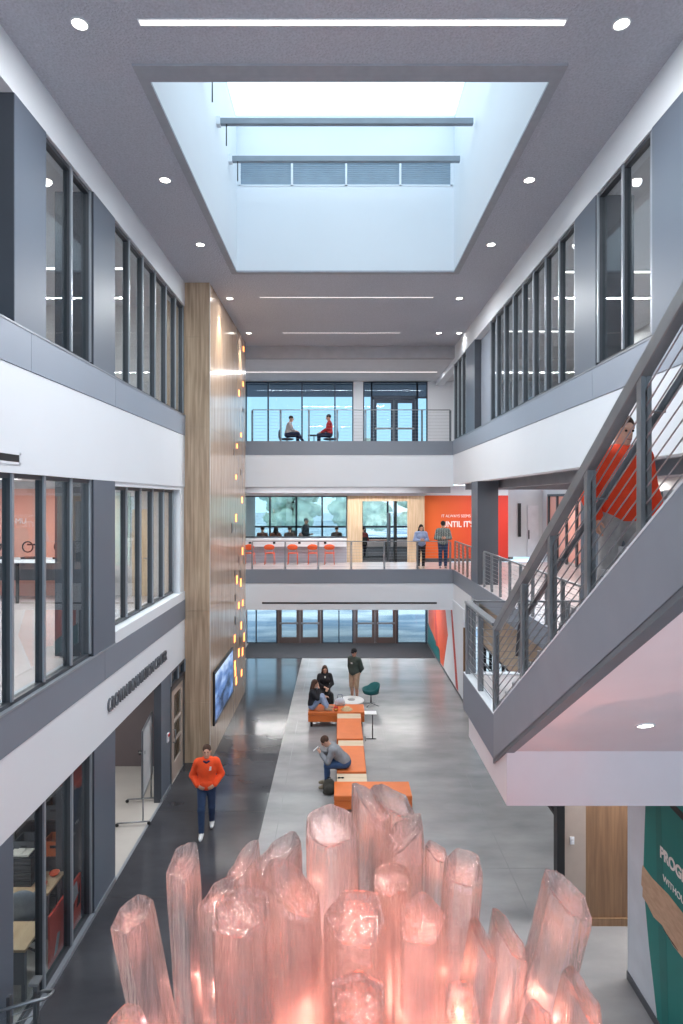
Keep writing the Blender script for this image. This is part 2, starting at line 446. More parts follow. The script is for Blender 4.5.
TOWERSIDE = wood('gloss_oak', (170,142,118), (200,174,148), rough=.24, sc=(7,7,.35), coat=.55)
OAK = wood('pale_oak', (196,168,134), (222,198,168), rough=.5, sc=(6,6,.5))
BROWNWOOD = wood('walnut_door', (112,84,62), (140,108,80), rough=.45, sc=(10,10,.5))
GLASS = glass('window_glass', (238,243,244), refl=1.0)
GLASSOUT = glass('outer_glass', (194,201,203), refl=.6)
GLASSLOW = glass('entrance_glass', (212,220,222), refl=.6)
STEEL = mat('brushed_steel', (142,146,150), rough=.34, metal=.75, vary=.10, scale=5)
STEELD = mat('dark_steel', (104,107,112), rough=.38, metal=.6, vary=.10, scale=5)
BLACK = mat('black_metal', (26,27,30), rough=.5)
ORANGEWALL, _nt, _b = _new('orange_paint')
_tc = _nt.nodes.new('ShaderNodeTexCoord'); _sp = _nt.nodes.new('ShaderNodeSeparateXYZ'); _mr = _nt.nodes.new('ShaderNodeMapRange'); _mr.inputs['From Min'].default_value = 3.5; _mr.inputs['From Max'].default_value = 6.2
_rp = _nt.nodes.new('ShaderNodeValToRGB'); _rp.color_ramp.elements[0].color = lin((238,112,44)); _rp.color_ramp.elements[1].color = lin((206,54,40))
_nt.links.new(_tc.outputs['Object'], _sp.inputs[0]); _nt.links.new(_sp.outputs['X'], _mr.inputs['Value']); _nt.links.new(_mr.outputs[0], _rp.inputs['Fac']); _nt.links.new(_rp.outputs['Color'], _b.inputs['Base Color']); _b.inputs['Roughness'].default_value = .6
BOWLORANGE = mat('bowl_orange', (232,98,48), rough=.5)
LAMP = emit('lamp_white', (255,247,235), 9.0)
STRIP = emit('strip_white', (255,244,240), 4.0)

def concrete(name, base, dark, rough):
    m, nt, b = _new(name)
    tc = nt.nodes.new('ShaderNodeTexCoord'); mp = nt.nodes.new('ShaderNodeMapping'); mp.inputs['Scale'].default_value = (.45,1.0,1)
    nt.links.new(tc.outputs['Object'], mp.inputs['Vector'])
    n1 = nt.nodes.new('ShaderNodeTexNoise'); n1.inputs['Scale'].default_value = 1.1; n1.inputs['Detail'].default_value = 5; n1.inputs['Roughness'].default_value = .55
    nt.links.new(mp.outputs['Vector'], n1.inputs['Vector'])
    r = nt.nodes.new('ShaderNodeValToRGB'); r.color_ramp.elements[0].position = .22; r.color_ramp.elements[1].position = .80
    r.color_ramp.elements[0].color = lin(dark); r.color_ramp.elements[1].color = lin(base)
    nt.links.new(n1.outputs['Fac'], r.inputs['Fac']); nt.links.new(r.outputs['Color'], b.inputs['Base Color'])
    n2 = nt.nodes.new('ShaderNodeTexNoise'); n2.inputs['Scale'].default_value = 3.0; n2.inputs['Detail'].default_value = 5
    nt.links.new(tc.outputs['Object'], n2.inputs['Vector'])
    mr = nt.nodes.new('ShaderNodeMapRange'); mr.inputs['To Min'].default_value = rough*.8; mr.inputs['To Max'].default_value = rough*1.2
    nt.links.new(n2.outputs['Fac'], mr.inputs['Value']); nt.links.new(mr.outputs[0], b.inputs['Roughness'])
    return m
CONCRETE = concrete('polished_concrete', (174,173,173), (124,124,127), .24)
DARKCON = concrete('dark_stained_concrete', (78,79,84), (46,47,52), .16)
ROOMFLOOR = concrete('room_concrete', (188,184,178), (168,164,160), .4)
UPFLOOR = mat('upper_floor', (196,188,188), rough=.25, vary=.05)
CARPET = mat('charcoal_carpet', (58,60,66), rough=.95, vary=.22, scale=6, bump=.5, bscale=120, stretch=(.4,4,1))

XL, XR = -3.985, 4.155
Y0, YT, YB, YE = -4.0, 15.42, 22.0, 28.3      # behind camera, tower front, bridge front, entrance glazing

# floors -------------------------------------------------------------------------
sbox('floor', CONCRETE, (-1.62, 9.2, Y0, YE, -.3, 0))
sbox('floor_dark_strip', DARKCON, (XL, -1.625, Y0, YE, -.3, 0))
sbox('floor_left_room', ROOMFLOOR, (-10, XL-.005, Y0, YE, -.3, .004))
b = MB()
for x in (1.25, 3.1): b.box(x-.008, x+.008, Y0, 25.6, .0, .0015)
for y in (11.0, 17.4): b.box(-1.6, 9, y-.008, y+.008, .0, .0015)
b.box(-1.30, -1.285, Y0, 25.6, 0, .0015)
b.build('trim_1', mat('floor_joint', (126,126,128), rough=.6), kind='structure')
b = MB()
for y in (10.2, 13.0, 16.0, 19.2, 22.4): b.box(XL+.02, -1.64, y-.006, y+.006, .0, .0012)
b.build('trim_2', mat('floor_joint_dark', (34,34,38), rough=.6), kind='structure')
mt = MB().box(-4.3, 4.08, 25.6, 28.25, .001, .014).build('entrance_mat', CARPET, bevel=.004, seg=1)
tag(mt, 'wide charcoal entrance mat in front of the glass doors', 'mat')

# left side of the hall ----------------------------------------------------------
T = .3
sbox('wall_left_upper_band', WHITE, (XL-T, XL, Y0, YT, 11.73, 12.35))
sbox('wall_left_fascia_upper', WHITE, (XL-T, XL, Y0, YT, 7.08, 8.40))
sbox('wall_left_fascia_lower', WHITE, (XL-T, XL, Y0, YT, 2.69, 3.70))
sbox('trim_3', LIGHTGREY, (XL-T, XL+.012, Y0, 7.72, 8.405, 8.90), (XL-T, XL+.012, 7.728, 10.62, 8.405, 8.90), (XL-T, XL+.012, 10.628, YT, 8.405, 8.90))
sbox('trim_4', BANDGREY, (XL-T, XL+.012, Y0, 10.14, 3.705, 4.20), (XL-T, XL+.012, 10.15, YT, 3.705, 4.20))
sbox('trim_5', MULLLIGHT, (XL-T, XL+.02, Y0, YT, 8.90, 8.925), (XL-T, XL+.02, Y0, 10.63, 4.20, 4.225))
# columns (cladding on the hall face, dark on the jamb that looks at the viewer)
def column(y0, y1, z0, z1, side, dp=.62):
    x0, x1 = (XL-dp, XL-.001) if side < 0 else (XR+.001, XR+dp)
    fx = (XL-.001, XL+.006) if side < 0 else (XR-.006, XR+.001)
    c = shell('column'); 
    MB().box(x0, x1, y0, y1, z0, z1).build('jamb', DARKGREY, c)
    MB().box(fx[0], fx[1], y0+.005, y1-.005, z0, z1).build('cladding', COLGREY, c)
    return c
column(7.33, 8.13, 8.925, 11.73, -1); column(9.69, 10.62, 8.925, 11.73, -1)
column(9.69, 10.62, 4.225, 7.08, -1)
column(6.60, 7.31, 0, 2.69, -1); column(9.72, 10.63, 0, 2.69, -1); column(13.36, 14.08, 0, 2.69, -1, .16)

def window_unit(name, x, ys, z0, z1, side=-1, depth=.10, w=.05, transom=None, gl=None):
    """glazed strip in a plane of constant x; a face cap of lighter metal on the hall side of every post"""
    root = shell(name); hs = -side
    fr = MB(); 
    for y in ys: fr.box(x-depth/2, x+depth/2, y-w/2, y+w/2, z0, z1)
    fr.box(x-depth/2, x+depth/2, ys[0]-w/2, ys[-1]+w/2, z0, z0+.05); fr.box(x-depth/2, x+depth/2, ys[0]-w/2, ys[-1]+w/2, z1-.06, z1)
    if transom: fr.box(x-depth/2, x+depth/2, ys[0], ys[-1], transom-.025, transom+.025)
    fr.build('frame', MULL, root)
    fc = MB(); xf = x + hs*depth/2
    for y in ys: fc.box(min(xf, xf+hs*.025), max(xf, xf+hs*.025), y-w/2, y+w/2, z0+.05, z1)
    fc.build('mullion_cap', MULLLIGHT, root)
    g = MB()
    for a, c in zip(ys[:-1], ys[1:]): g.box(x-.006, x+.006, a+w/2, c-w/2, z0+.05, z1-.06)
    g.build('pane', gl or GLASS, root)
    return root
xw = XL-.10
window_unit('window_1', xw, [8.16, 8.98, 9.66], 8.925, 11.73)
window_unit('window_2', xw, [10.66, 11.44, 12.24, 13.06, 13.88, 14.66, 15.38], 8.925, 11.73)
window_unit('window_3', xw, [4.9, 5.72, 6.54, 7.36, 8.16, 8.98, 9.66], 4.225, 7.08)
window_unit('window_4', XL-.24, [10.66, 11.70, 12.52, 13.34, 14.16, 14.98], 4.42, 7.0)
sbox('wall_left_recess', WHITE, (XL-.29, XL+.004, 10.63, YT, 4.20, 4.41), (XL-.29, XL-.02, 15.03, YT, 4.41, 7.08), (XL-.29, XL-.02, 10.63, 15.03, 7.0, 7.08))
window_unit('window_5', xw, [7.34, 8.16, 9.0, 9.69], .03, 2.69)
sbox('baseboard_left', MULLLIGHT, (XL-.16, XL+.02, 7.31, 9.72, 0, .06), (XL-.02, XL+.02, 9.72, 10.63, 0, .09), (XL-.02, XL+.02, 13.36, 14.08, 0, .09))
# supply air slot high on the fascia
vent = thing('air_vent', 'white framed black slot air vent high on the white band at the frame edge', 'vent', (XL, 7.05, 7.26))
b = MB(); 
for q in ((-.0,.012,-.45,.42,.045,.075), (0,.012,-.45,.42,-.075,-.045), (0,.012,-.45,-.42,-.075,.075), (0,.012,.39,.42,-.075,.075)): b.box(*q)
b.build('vent_frame', WHITE, vent); MB().box(.001,.006,-.42,.39,-.045,.045).build('slot', BLACK, vent)

# left rooms ---------------------------------------------------------------------
def room(name_w, x0, x1, y0, y1, z0, z1, wallm, floorm, ceilm, end=True):
    if z0 > 1: sbox('floor_' + name_w, floorm, (x0, x1, y0, y1, z0-.45, z0))
    sbox('ceiling_' + name_w, ceilm, (x0, x1, y0, y1, z1, z1+.12))
    far = x0 if abs(x0) > abs(x1) else x1
    sbox('wall_' + name_w, wallm, (far-.1, far+.1, y0, y1, z0, z1+.1))
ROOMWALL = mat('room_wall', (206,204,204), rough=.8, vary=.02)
room('left_upper_room', -10, XL-.31, Y0, 16.2, 8.88, 11.95, ROOMWALL, UPFLOOR, CEIL2)
room('left_middle_room', -10, XL-.31, Y0, 16.2, 4.19, 7.25, ROOMWALL, UPFLOOR, CEIL2)
sbox('ceiling_left_lower_room', CEIL2, (-10, XL-.31, Y0, 16.2, 2.95, 3.07))
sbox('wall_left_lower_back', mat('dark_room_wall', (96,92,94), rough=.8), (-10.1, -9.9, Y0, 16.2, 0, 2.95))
sbox('wall_left_end_upper', ROOMWALL, (-10, XL-.31, 16.1, 16.3, 8.88, 12.3))
PINK = mat('salmon_paint', (222,166,152), rough=.7, vary=.03)
sbox('wall_left_end_middle', ROOMWALL, (-10, XL-.31, 16.1, 16.3, 4.19, 7.3))
sbox('trim_6', PINK, (-9.9, -7.05, 16.07, 16.1, 4.19, 7.05))
sbox('trim_7', mat('cream_paint', (226,208,194), rough=.7), (-7.05, -6.5, 16.07, 16.1, 4.19, 7.05))
text('wall_lettering', 'MU', .21, WHITE, (-8.70, 16.06, 6.12), (PI/2,0,0), ext=.004)
bpy.data.objects['wall_lettering']['kind'] = 'structure'
sbox('trim_8', mat('pale_blind', (196,214,208), rough=.5), (-6.05, -5.62, 16.06, 16.1, 5.0, 6.95))
d = shell('door_6'); MB().box(-5.56,-5.06,16.03,16.1,4.19,6.5).build('panel', OAK, d, bevel=.01, seg=1); MB().tube([(-5.14,16.02,5.2),(-5.14,15.97,5.2),(-5.24,15.97,5.2)],.012).build('handle', STEEL, d)
# alcove beside the entrance to the centre
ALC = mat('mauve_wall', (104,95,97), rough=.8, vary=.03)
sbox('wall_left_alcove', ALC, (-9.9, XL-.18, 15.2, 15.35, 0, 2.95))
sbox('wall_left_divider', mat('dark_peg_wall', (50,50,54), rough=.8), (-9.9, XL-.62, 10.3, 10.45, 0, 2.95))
sbox('trim_9', MULLLIGHT, (XL-.03, XL+.02, 10.63, 13.36, 0, .012))
dr = shell('door_1')     # timber door with glass lites, in line with the wall
b = MB(); b.box(XL-.08, XL-.0, 14.12, 14.22, 0, 2.30); b.box(XL-.08, XL, 15.28, 15.40, 0, 2.30); b.box(XL-.08, XL, 14.12, 15.40, 2.20, 2.30)
b.build('door_frame', STEELD, dr)
b = MB(); b.box(XL-.06, XL-.015, 14.26, 14.46, .02, 2.18); b.box(XL-.06, XL-.015, 15.10, 15.27, .02, 2.18)
for z0, z1 in ((.02,.42),(.88,.94),(1.36,1.42),(2.04,2.18)): b.box(XL-.06, XL-.015, 14.46, 15.10, z0, z1)
b.build('door_leaf', mat('taupe_door', (176,160,150), rough=.5), dr)
MB().box(XL-.04, XL-.03, 14.46, 15.10, .42, 2.04).build('pane', GLASS, dr)
MB().tube([(XL-.015,14.36,.95),(XL+.05,14.36,.95),(XL+.05,14.36,1.25),(XL-.015,14.36,1.25)],.012).build('pull_handle', STEEL, dr)
window_unit('window_6', XL-.05, [14.12, 14.75, 15.38], 2.31, 2.68)
al = thing('mounted_fire_alarm', 'small white and red alarm unit on the dark column by the taupe door', 'alarm', (XL+.008, 13.82, 1.28))
MB().box(0,.03,-.06,.06,-.10,.10).build('plate', WHITE, al, bevel=.008); MB().box(.03,.05,-.04,.04,.03,.09).build('strobe', mat('alarm_red', (205,40,36)), al, bevel=.006)

# wood tower ---------------------------------------------------------------------
TX, TE = -3.345, 21.25
sbox('wall_tower', TOWERSIDE, (XL-.6, TX, YT+.012, TE, 0, 12.33))
tf = MB()
for z0, z1 in ((0,1.55),(1.556,3.9),(3.906,6.25),(6.256,8.6),(8.606,10.95),(10.956,12.33)): tf.box(XL-.02, TX-.004, YT-.015, YT+.012, z0, z1)
tf.build('trim_10', TOWERFRONT, kind='structure')
sbox('trim_11', mat('pale_edge', (196,192,188), rough=.4), (TX-.004, TX+.008, YT-.016, YT+.014, 0, 12.33))
TJ = mat('tower_joint', (96,76,60), rough=.6)
b = MB()
for y in (16.9, 18.4, 19.9): b.box(TX-.001, TX+.0012, y-.004, y+.004, 0, 12.33)
for z in (3.9, 8.6): b.box(TX-.001, TX+.0012, YT, TE, z-.004, z+.004)
b.build('trim_12', TJ, kind='structure')
SLOTON = emit('slot_glow', (255,150,78), 3.2); SLOTOFF = mat('slot_dark', (70,48,40), rough=.4)
on_px = [(192,57),(163,203),(183,218),(173,335),(193,322),(185,437),(152,505),(200,497),(173,578),(192,572),(153,640),(155,675),(187,680),(160,720)]
off_px = [(172,97),(200,100),(153,172),(180,172),(155,295),(155,410),(180,515)]
slots = [(205+u*.1953, 540+v*.1953, 1) for u, v in on_px] + [(205+u*.1953, 540+v*.1953, 0) for u, v in off_px]
slots += [(243,384,1),(239,393,1),(241,435,1),(237,446,1),(234,452,0),(236,518,1),(242,500,1),(232,528,0),(241,472,0),(243,410,0),(243.5,349,1),(236,477,1)]
rs = random.Random(12)
lw = thing('tower_light_wall', 'scattered small orange light slots glowing on the tall wood tower', 'light', (TX, 20.2, .6))
for i, (px, py, on) in enumerate(slots):
    y = 3.345*F/(340-px); z = Zh(py, y); h = (.20 + .10*rs.random())*(1 if py > 480 else .7); w = .085
    MB().box(TX, TX+.010, y-w, y+w, z-h/2, z+h/2).build('light_slot', SLOTON if on else SLOTOFF, lw, world=True, bevel=.003, seg=1)

# ceiling, skylight --------------------------------------------------------------
HX0, HX1, HY0, HY1 = -2.52, 2.78, 7.97, 14.62
sbox('ceiling', CEIL, (XL-.3, XR+.3, Y0, HY0-.06, 12.33, 12.6), (XL-.3, XR+.3, HY1+.06, YB, 12.33, 12.6), (XL-.3, HX0-.06, HY0-.06, HY1+.06, 12.33, 12.6), (HX1+.06, XR+.3, HY0-.06, HY1+.06, 12.33, 12.6))
FRAMEC = mat('skylight_surround', (160,163,171), rough=.9, vary=.05, scale=8)
sbox('trim_13', FRAMEC, (HX0-.14, HX1+.14, HY0-.30, HY0, 12.30, 12.34), (HX0-.14, HX1+.14, HY1, HY1+.14, 12.30, 12.34), (HX0-.14, HX0, HY0, HY1, 12.30, 12.34), (HX1, HX1+.14, HY0, HY1, 12.30, 12.34))
sbox('wall_skylight_well', WHITE, (HX0-.12, HX0, HY0-.12, HY1+.12, 12.34, 16.1), (HX1, HX1+.12, HY0-.12, HY1+.12, 12.34, 16.1), (HX0, HX1, HY0-.12, HY0, 12.34, 16.1),
     (HX0, HX1, HY1, HY1+.12, 12.34, 14.40), (HX0, HX1, HY1, HY1+.12, 15.02, 16.1), (HX0, -2.47, HY1, HY1+.12, 14.40, 15.02), (2.74, HX1, HY1, HY1+.12, 14.40, 15.02))
w = shell('window_7'); b = MB()
for x in (-2.45,-1.17,.15,1.47,2.72): b.box(x-.025, x+.025, HY1-.01, HY1+.08, 14.40, 15.02)
b.box(-2.47,2.74,HY1-.01,HY1+.08,14.40,14.43); b.box(-2.47,2.74,HY1-.01,HY1+.08,14.99,15.02); b.build('frame', WHITE, w)
b = MB()
for k in range(11): 
    z = 14.45 + k*.05; b.box(-2.45,2.72,HY1+.03,HY1+.07,z,z+.034)
b.build('louvre', mat('louvre_blue', (136,154,168), rough=.5), w)
sk = shell('window_8')
MB().box(HX0,HX1,HY0,HY1,15.95,15.97).build('pane', glass('skylight_glass', (240,246,248), refl=.5), sk)
b = MB()
for y in (HY0+.05,HY1-.05): b.box(HX0,HX1,y-.03,y+.03,15.98,16.08)
b.build('frame', WHITE, sk)
for y in (10.92, 12.27, 13.62):
    bm_ = MB().box(HX0+.06, HX1-.06, y-.05, y+.05, 14.42, 14.54).build('skylight_beam', mat('beam_grey', (128,138,148), rough=.5), bevel=.005, seg=1); bm_['kind'] = 'structure'
    MB().box(HX0, HX0+.08, y-.07, y+.07, 14.40, 14.56).build('bracket', WHITE, bm_)
    MB().tube([(HX0+.20, y-.02, 13.98), (HX0+.20, y-.02, 14.43)], .012).build('hanger_rod', BLACK, bm_)

# recessed lights in the hall ceiling
def downlight(x, y, z, label, r=.085, nrm=None, group='recessed downlights in the grey ceiling', hall=True):
    t = thing('ceiling_downlight', label, 'downlight', (x, y, z), 0, group)
    MB().lathe([(r+.02,0),(r+.02,-.008),(r,-.010),(r,.0)], n=24, close=False).build('rim', WHITE, t)
    MB().lathe([(.001,-.004),(r,-.004)], n=24, close=False).build('lens', LAMP, t)
    if nrm: t.rotation_euler = nrm
    if hall:
        l = bpy.data.lights.new('downlight_lamp', 'SPOT'); l.energy = DOWN; l.spot_size = math.radians(150); l.spot_blend = .8; l.color = (.97,.985,1); l.shadow_soft_size = .08
        q = bpy.data.objects.new('downlight_lamp', l); COL.objects.link(q); q.parent = t; q.location = (0,0,-.03)
    return t
rows = [(7.03,'nearest the viewer, ahead of the long strip light'),(10.46,'second from the viewer'),(13.1,'third from the viewer'),(16.6,'fourth, beyond the skylight'),(20.05,'farthest, near the end of the ceiling')]
for y, w_ in rows:
    downlight(-3.05, y, 12.33, f'round ceiling downlight over the left side, {w_}'); downlight(3.3, y, 12.33, f'round ceiling downlight over the right side, {w_}')
downlight(3.98, 20.05, 12.33, 'faint ceiling downlight tucked beside the upper right wall')
def strip(x0, x1, y, z, label, group=None, w=.05, m=None):
    t = thing('linear_ceiling_light', label, 'ceiling light', ((x0+x1)/2, y, z), 0, group)
    MB().box(x0-.02, x1+.02, y-w, y+w, z-.012, z-.001).build('housing', WHITE, t, world=True)
    MB().box(x0, x1, y-w*.7, y+w*.7, z-.016, z-.011).build('diffuser', m or STRIP, t, world=True)
    if x1-x0 > 4.5: area('lamp', (0,0,-.03), (0,0,0), x1-x0, .08, STRIPW if z > 12 else 90, (.96,.98,1), t)
    return t
DIM = emit('strip_dim', (255,244,240), 1.1)
strip(-2.33, 2.62, 7.0, 12.33, 'long thin strip light in the grey ceiling in front of the skylight', 'strip lights in the grey ceiling')
strip(-2.2, 2.55, 16.5, 12.33, 'thin strip light in the ceiling just behind the skylight', 'strip lights in the grey ceiling', .02, DIM)
strip(-1.9, 2.0, 20.0, 12.33, 'thin strip light near the far end of the grey ceiling', 'strip lights in the grey ceiling', .012, DIM)

# right side of the hall -----------------------------------------------------------
sbox('wall_right_upper_band', WHITE, (XR, XR+T, Y0, 26.2, 11.70, 12.35))
sbox('wall_right_fascia_upper', WHITE, (XR, XR+T, Y0, YB+.3, 7.32, 8.40))
sbox('trim_14', LIGHTGREY, (XR-.012, XR+T, Y0, 9.85, 8.405, 8.90), (XR-.012, XR+T, 9.858, YB, 8.405, 8.90))
sbox('trim_15', MULLLIGHT, (XR-.02, XR+T, Y0, YB, 8.90, 8.925))
column(7.2, 7.98, 8.925, 11.70, 1); column(9.74, 10.6, 8.925, 11.70, 1); column(18.5, 19.75, 8.925, 11.70, 1)
sbox('wall_right_notch', LIGHTGREY, (XR+.2, XR+.3, 16.62, 18.5, 8.925, 11.7))
xw = XR+.08
window_unit('window_9', xw, [8.02, 8.85, 9.70], 8.925, 11.70, 1)
window_unit('window_10', xw, [10.64, 11.42, 12.18, 12.94, 13.70, 14.46, 15.22, 15.98, 16.6], 8.925, 11.70, 1)
window_unit('window_11', xw, [19.8, 20.5, 21.2, 21.9], 8.925, 11.70, 1)
column(18.1, 18.95, 4.19, 7.32, 1); column(9.55, 10.35, 4.19, 7.32, 1)
sbox('floor_right_middle', UPFLOOR, (XR+.01, 9.2, 6.66, YB, 3.74, 4.19))
sbox('trim_16', BANDGREY, (XR-.012, XR+.02, 8.9, YB, 3.70, 4.205))
sbox('floor_right_upper', UPFLOOR, (XR+T, 9.2, Y0, YB, 8.45, 8.88))
sbox('ceiling_right_upper_room', CEIL2, (XR+T, 9.2, Y0, YB, 11.95, 12.07))
sbox('ceiling_right_middle', mat('grey_soffit', (148,150,156), rough=.8), (XR+.02, 9.2, Y0, YB, 7.36, 7.44))
sbox('trim_17', mat('bulkhead_grey', (142,145,152), rough=.7), (XR+.35, 9.2, 21.4, 21.6, 7.12, 7.36), (4.9, 5.1, 6.7, 21.4, 7.12, 7.36))
sbox('wall_right_upper_back', ROOMWALL, (9.1, 9.3, Y0, 26.2, 8.88, 12.3))
sbox('wall_right_middle_back', ROOMWALL, (9.1, 9.3, Y0, 27.0, 3.74, 7.4))
sbox('trim_18', PINK, (9.06, 9.1, 12, 26.3, 4.3, 6.9))
b = MB()
for k in range(14): b.box(8.98, 9.05, 12.6+k*1.02, 12.72+k*1.02, 4.19, 7.0)
b.box(8.98,9.05,12.6,26.0,6.9,7.0); b.build('trim_19', MULL, kind='structure')
# far wall on the right of the bridge: orange panel, white wall with a door
sbox('wall_far_right_middle', ROOMWALL, (4.6, 9.3, 27.0, 27.2, 4.19, 7.4))
dd = shell('door_2'); MB().box(8.42,8.9,26.9,27.0,4.19,6.5).build('panel', mat('pale_door', (214,210,212), rough=.5), dd); MB().box(8.44,8.48,26.85,26.9,5.0,5.4).build('handle', BLACK, dd)
MB().box(8.0,8.12,26.9,27.0,5.1,6.6).build('sign_panel', BLACK, dd)
sbox('wall_orange', ORANGEWALL, (3.48, 7.0, 24.98, 25.15, 4.32, 6.94))
sbox('baseboard_orange', SKIRT, (3.48, 7.0, 24.96, 25.15, 4.19, 4.32))
sbox('trim_20', WHITE, (3.48, 7.0, 24.98, 25.15, 6.94, 7.3))
lt = mat('lettering_white', (246,240,236), rough=.6)
t1 = text('wall_lettering', 'IT ALWAYS SEEMS IMPOSSIBLE', .165, lt, (4.22, 24.975, 6.03), (PI/2,0,0), ext=.003, sx=.92); t1['kind'] = 'structure'
t2 = text('wall_lettering', "UNTIL IT'S DONE", .34, lt, (4.26, 24.975, 5.63), (PI/2,0,0), ext=.003, bold=.008, sx=.83); t2['kind'] = 'structure'

# bridges ---------------------------------------------------------------------------
# upper
sbox('floor_bridge_upper', UPFLOOR, (XL-.7, 9.2, YB+.02, 26.1, 8.45, 8.88))
sbox('trim_21', BANDGREY, (TX-.8, XR, YB-.02, YB+.02, 8.40, 8.91))
sbox('trim_22', WHITE, (TX-.8, XR, YB, YB+.3, 7.24, 8.40))
sbox('trim_23', mat('bulkhead_grey', (142,145,152), rough=.7), (XL-.7, XR+.3, 24.2, 24.4, 7.03, 7.4))
sbox('ceiling_bridge_middle', CEIL2, (XL-.7, 4.6, YB+.3, 33.2, 7.40, 7.5))
sbox('trim_24', WHITE, (XL-.7, 3.48, 24.45, 24.7, 6.92, 7.40))
sbox('ceiling_bridge_upper', CEIL2, (XL-.7, 9.2, YB, 26.2, 11.90, 12.02))
sbox('wall_bridge_header', mat('header_grey', (168,168,174), rough=.8), (XL-.7, XR+.3, YB-.25, YB, 11.90, 12.6))
# glazing at the back of the upper bridge
sbox('wall_back_upper', WHITE, (.58, 1.0, 26.0, 26.2, 8.88, 11.9), (3.80, 9.2, 26.0, 26.2, 8.88, 11.9), (XL-.7, -4.1, 26.0, 26.2, 8.88, 11.9))
DKF = mat('navy_frame', (48,58,74), rough=.4, metal=.3)
def frontal_window(name, y, xs, z0, z1, gl, fm, zs=(), w=.06, d=.12):
    r = shell(name); b = MB()
    for x in xs: b.box(x-w/2, x+w/2, y-d/2, y+d/2, z0, z1)
    for z in (z0+w/2, z1-w/2) + tuple(zs): b.box(xs[0], xs[-1], y-d/2, y+d/2, z-w/2, z+w/2)
    b.build('frame', fm, r)
    MB().box(xs[0], xs[-1], y-.006, y+.006, z0, z1).build('pane', gl, r)
    return r
frontal_window('window_12', 26.08, [-4.08, -3.12, -1.65, -.22, .56], 8.88, 11.88, GLASSOUT, DKF)
frontal_window('window_13', 26.08, [1.02, 1.36], 8.88, 11.88, GLASSOUT, DKF); frontal_window('window_19', 26.08, [3.36, 3.78], 8.88, 11.88, GLASSOUT, DKF, zs=(11.2,)); frontal_window('window_20', 26.08, [1.38, 3.34], 11.22, 11.88, GLASSOUT, DKF)
def door_pair(name, x0, x1, y, z0, z1, fm, gl, mid=True):
    r = shell(name); w = .13; xm = (x0+x1)/2
    b = MB(); b.box(x0-.07, x0, y-.1, y+.1, z0, z1+.08); b.box(x1, x1+.07, y-.1, y+.1, z0, z1+.08); b.box(x0-.07, x1+.07, y-.1, y+.1, z1, z1+.08); b.box(xm-.02,xm+.02,y-.08,y+.08,z0,z1)
    b.build('door_frame', fm, r)
    for a, c in ((x0, xm-.02), (xm+.02, x1)):
        b = MB(); b.box(a+.01, a+w, y-.05, y+.05, z0+.01, z1-.01); b.box(c-w, c-.01, y-.05, y+.05, z0+.01, z1-.01)
        b.box(a+w, c-w, y-.05, y+.05, z0+.01, z0+.28); b.box(a+w, c-w, y-.05, y+.05, z1-.16, z1-.01)
        lf = b.build('door_leaf', fm, r)
        MB().box(a+w, c-w, y-.006, y+.006, z0+.28, z1-.16).build('pane', gl, lf)
        MB().box(a+.05, c-.05, y-.14, y-.10, z0+.92, z0+1.0).build('push_bar', STEEL, lf)
    return r
door_pair('door_3', 1.46, 3.26, 26.06, 8.88, 11.12, DKF, GLASSOUT)
sbox('exterior_canopy', mat('canopy_navy', (78,92,116), rough=.6), (-12, 12, 26.35, 29.4, 11.80, 12.0))
strip(-3.9, 3.9, 24.1, 11.90, 'long strip light in the white ceiling above the upper bridge', None, .06, DIM)
# middle bridge
sbox('floor_bridge_middle', UPFLOOR, (XL-.7, 9.2, YB+.02, 24.75, 3.74, 4.19))
sbox('floor_back_room', CARPET, (XL-.7, 4.6, 24.76, 33.2, 3.74, 4.19))
sbox('trim_25', BANDGREY, (TX-.8, XR, YB-.02, YB+.02, 3.70, 4.21))
sbox('wall_bridge_fascia_lower', WHITE, (TX-.8, XR, YB, YB+.3, 2.72, 3.70))
sl = MB().box(-2.86, 3.55, YB-.012, YB-.001, 2.945, 3.005).build('linear_air_vent', BLACK); tag(sl, 'long black air slot across the white band over the entrance', 'vent')
sbox('trim_26', WHITE, (XR, XR+.25, 19.0, YB+.3, 2.72, 3.70))
sbox('ceiling_entrance', CEIL2, (XL-.7, XR+.3, YB+.3, YE, 3.0, 3.1))
# partition of the back room
sbox('wall_partition_oak', OAK, (.28, .92, 24.7, 24.82, 4.19, 6.7), (2.78, 3.48, 24.7, 24.82, 4.19, 6.7), (.28, 3.48, 24.7, 24.82, 6.7, 6.92))
frontal_window('window_14', 33.0, [-5.2,-3.85,-2.4,-.98,.45,1.2,2.62,4.05,4.6], 4.6, 7.3, GLASSLOW, DKF, zs=(5.28,), w=.10)
sbox('wall_back_room_side', ROOMWALL, (XL-.8, XL-.7, 24.8, 33.2, 4.19, 7.4), (4.6, 4.7, 25.2, 33.2, 4.19, 7.4))
sbox('wall_back_room_sill', ROOMWALL, (XL-.7, 4.6, 32.95, 33.15, 4.19, 4.6))
frontal_window('window_15', 24.76, [-4.1, .28], 5.2, 6.92, glass('inner_glass', (232,240,240), refl=.6), MULL, w=.05)
sbox('wall_partition_low', WHITE, (XL-.7, .28, 24.72, 24.82, 4.19, 5.2))
gd = shell('door_4'); MB().box(2.28,2.36,24.85,25.6,4.19,6.7).build('door_edge', BLACK, gd); MB().box(2.02,2.10,24.9,25.9,4.19,6.2).build('door_edge', MULL, gd)
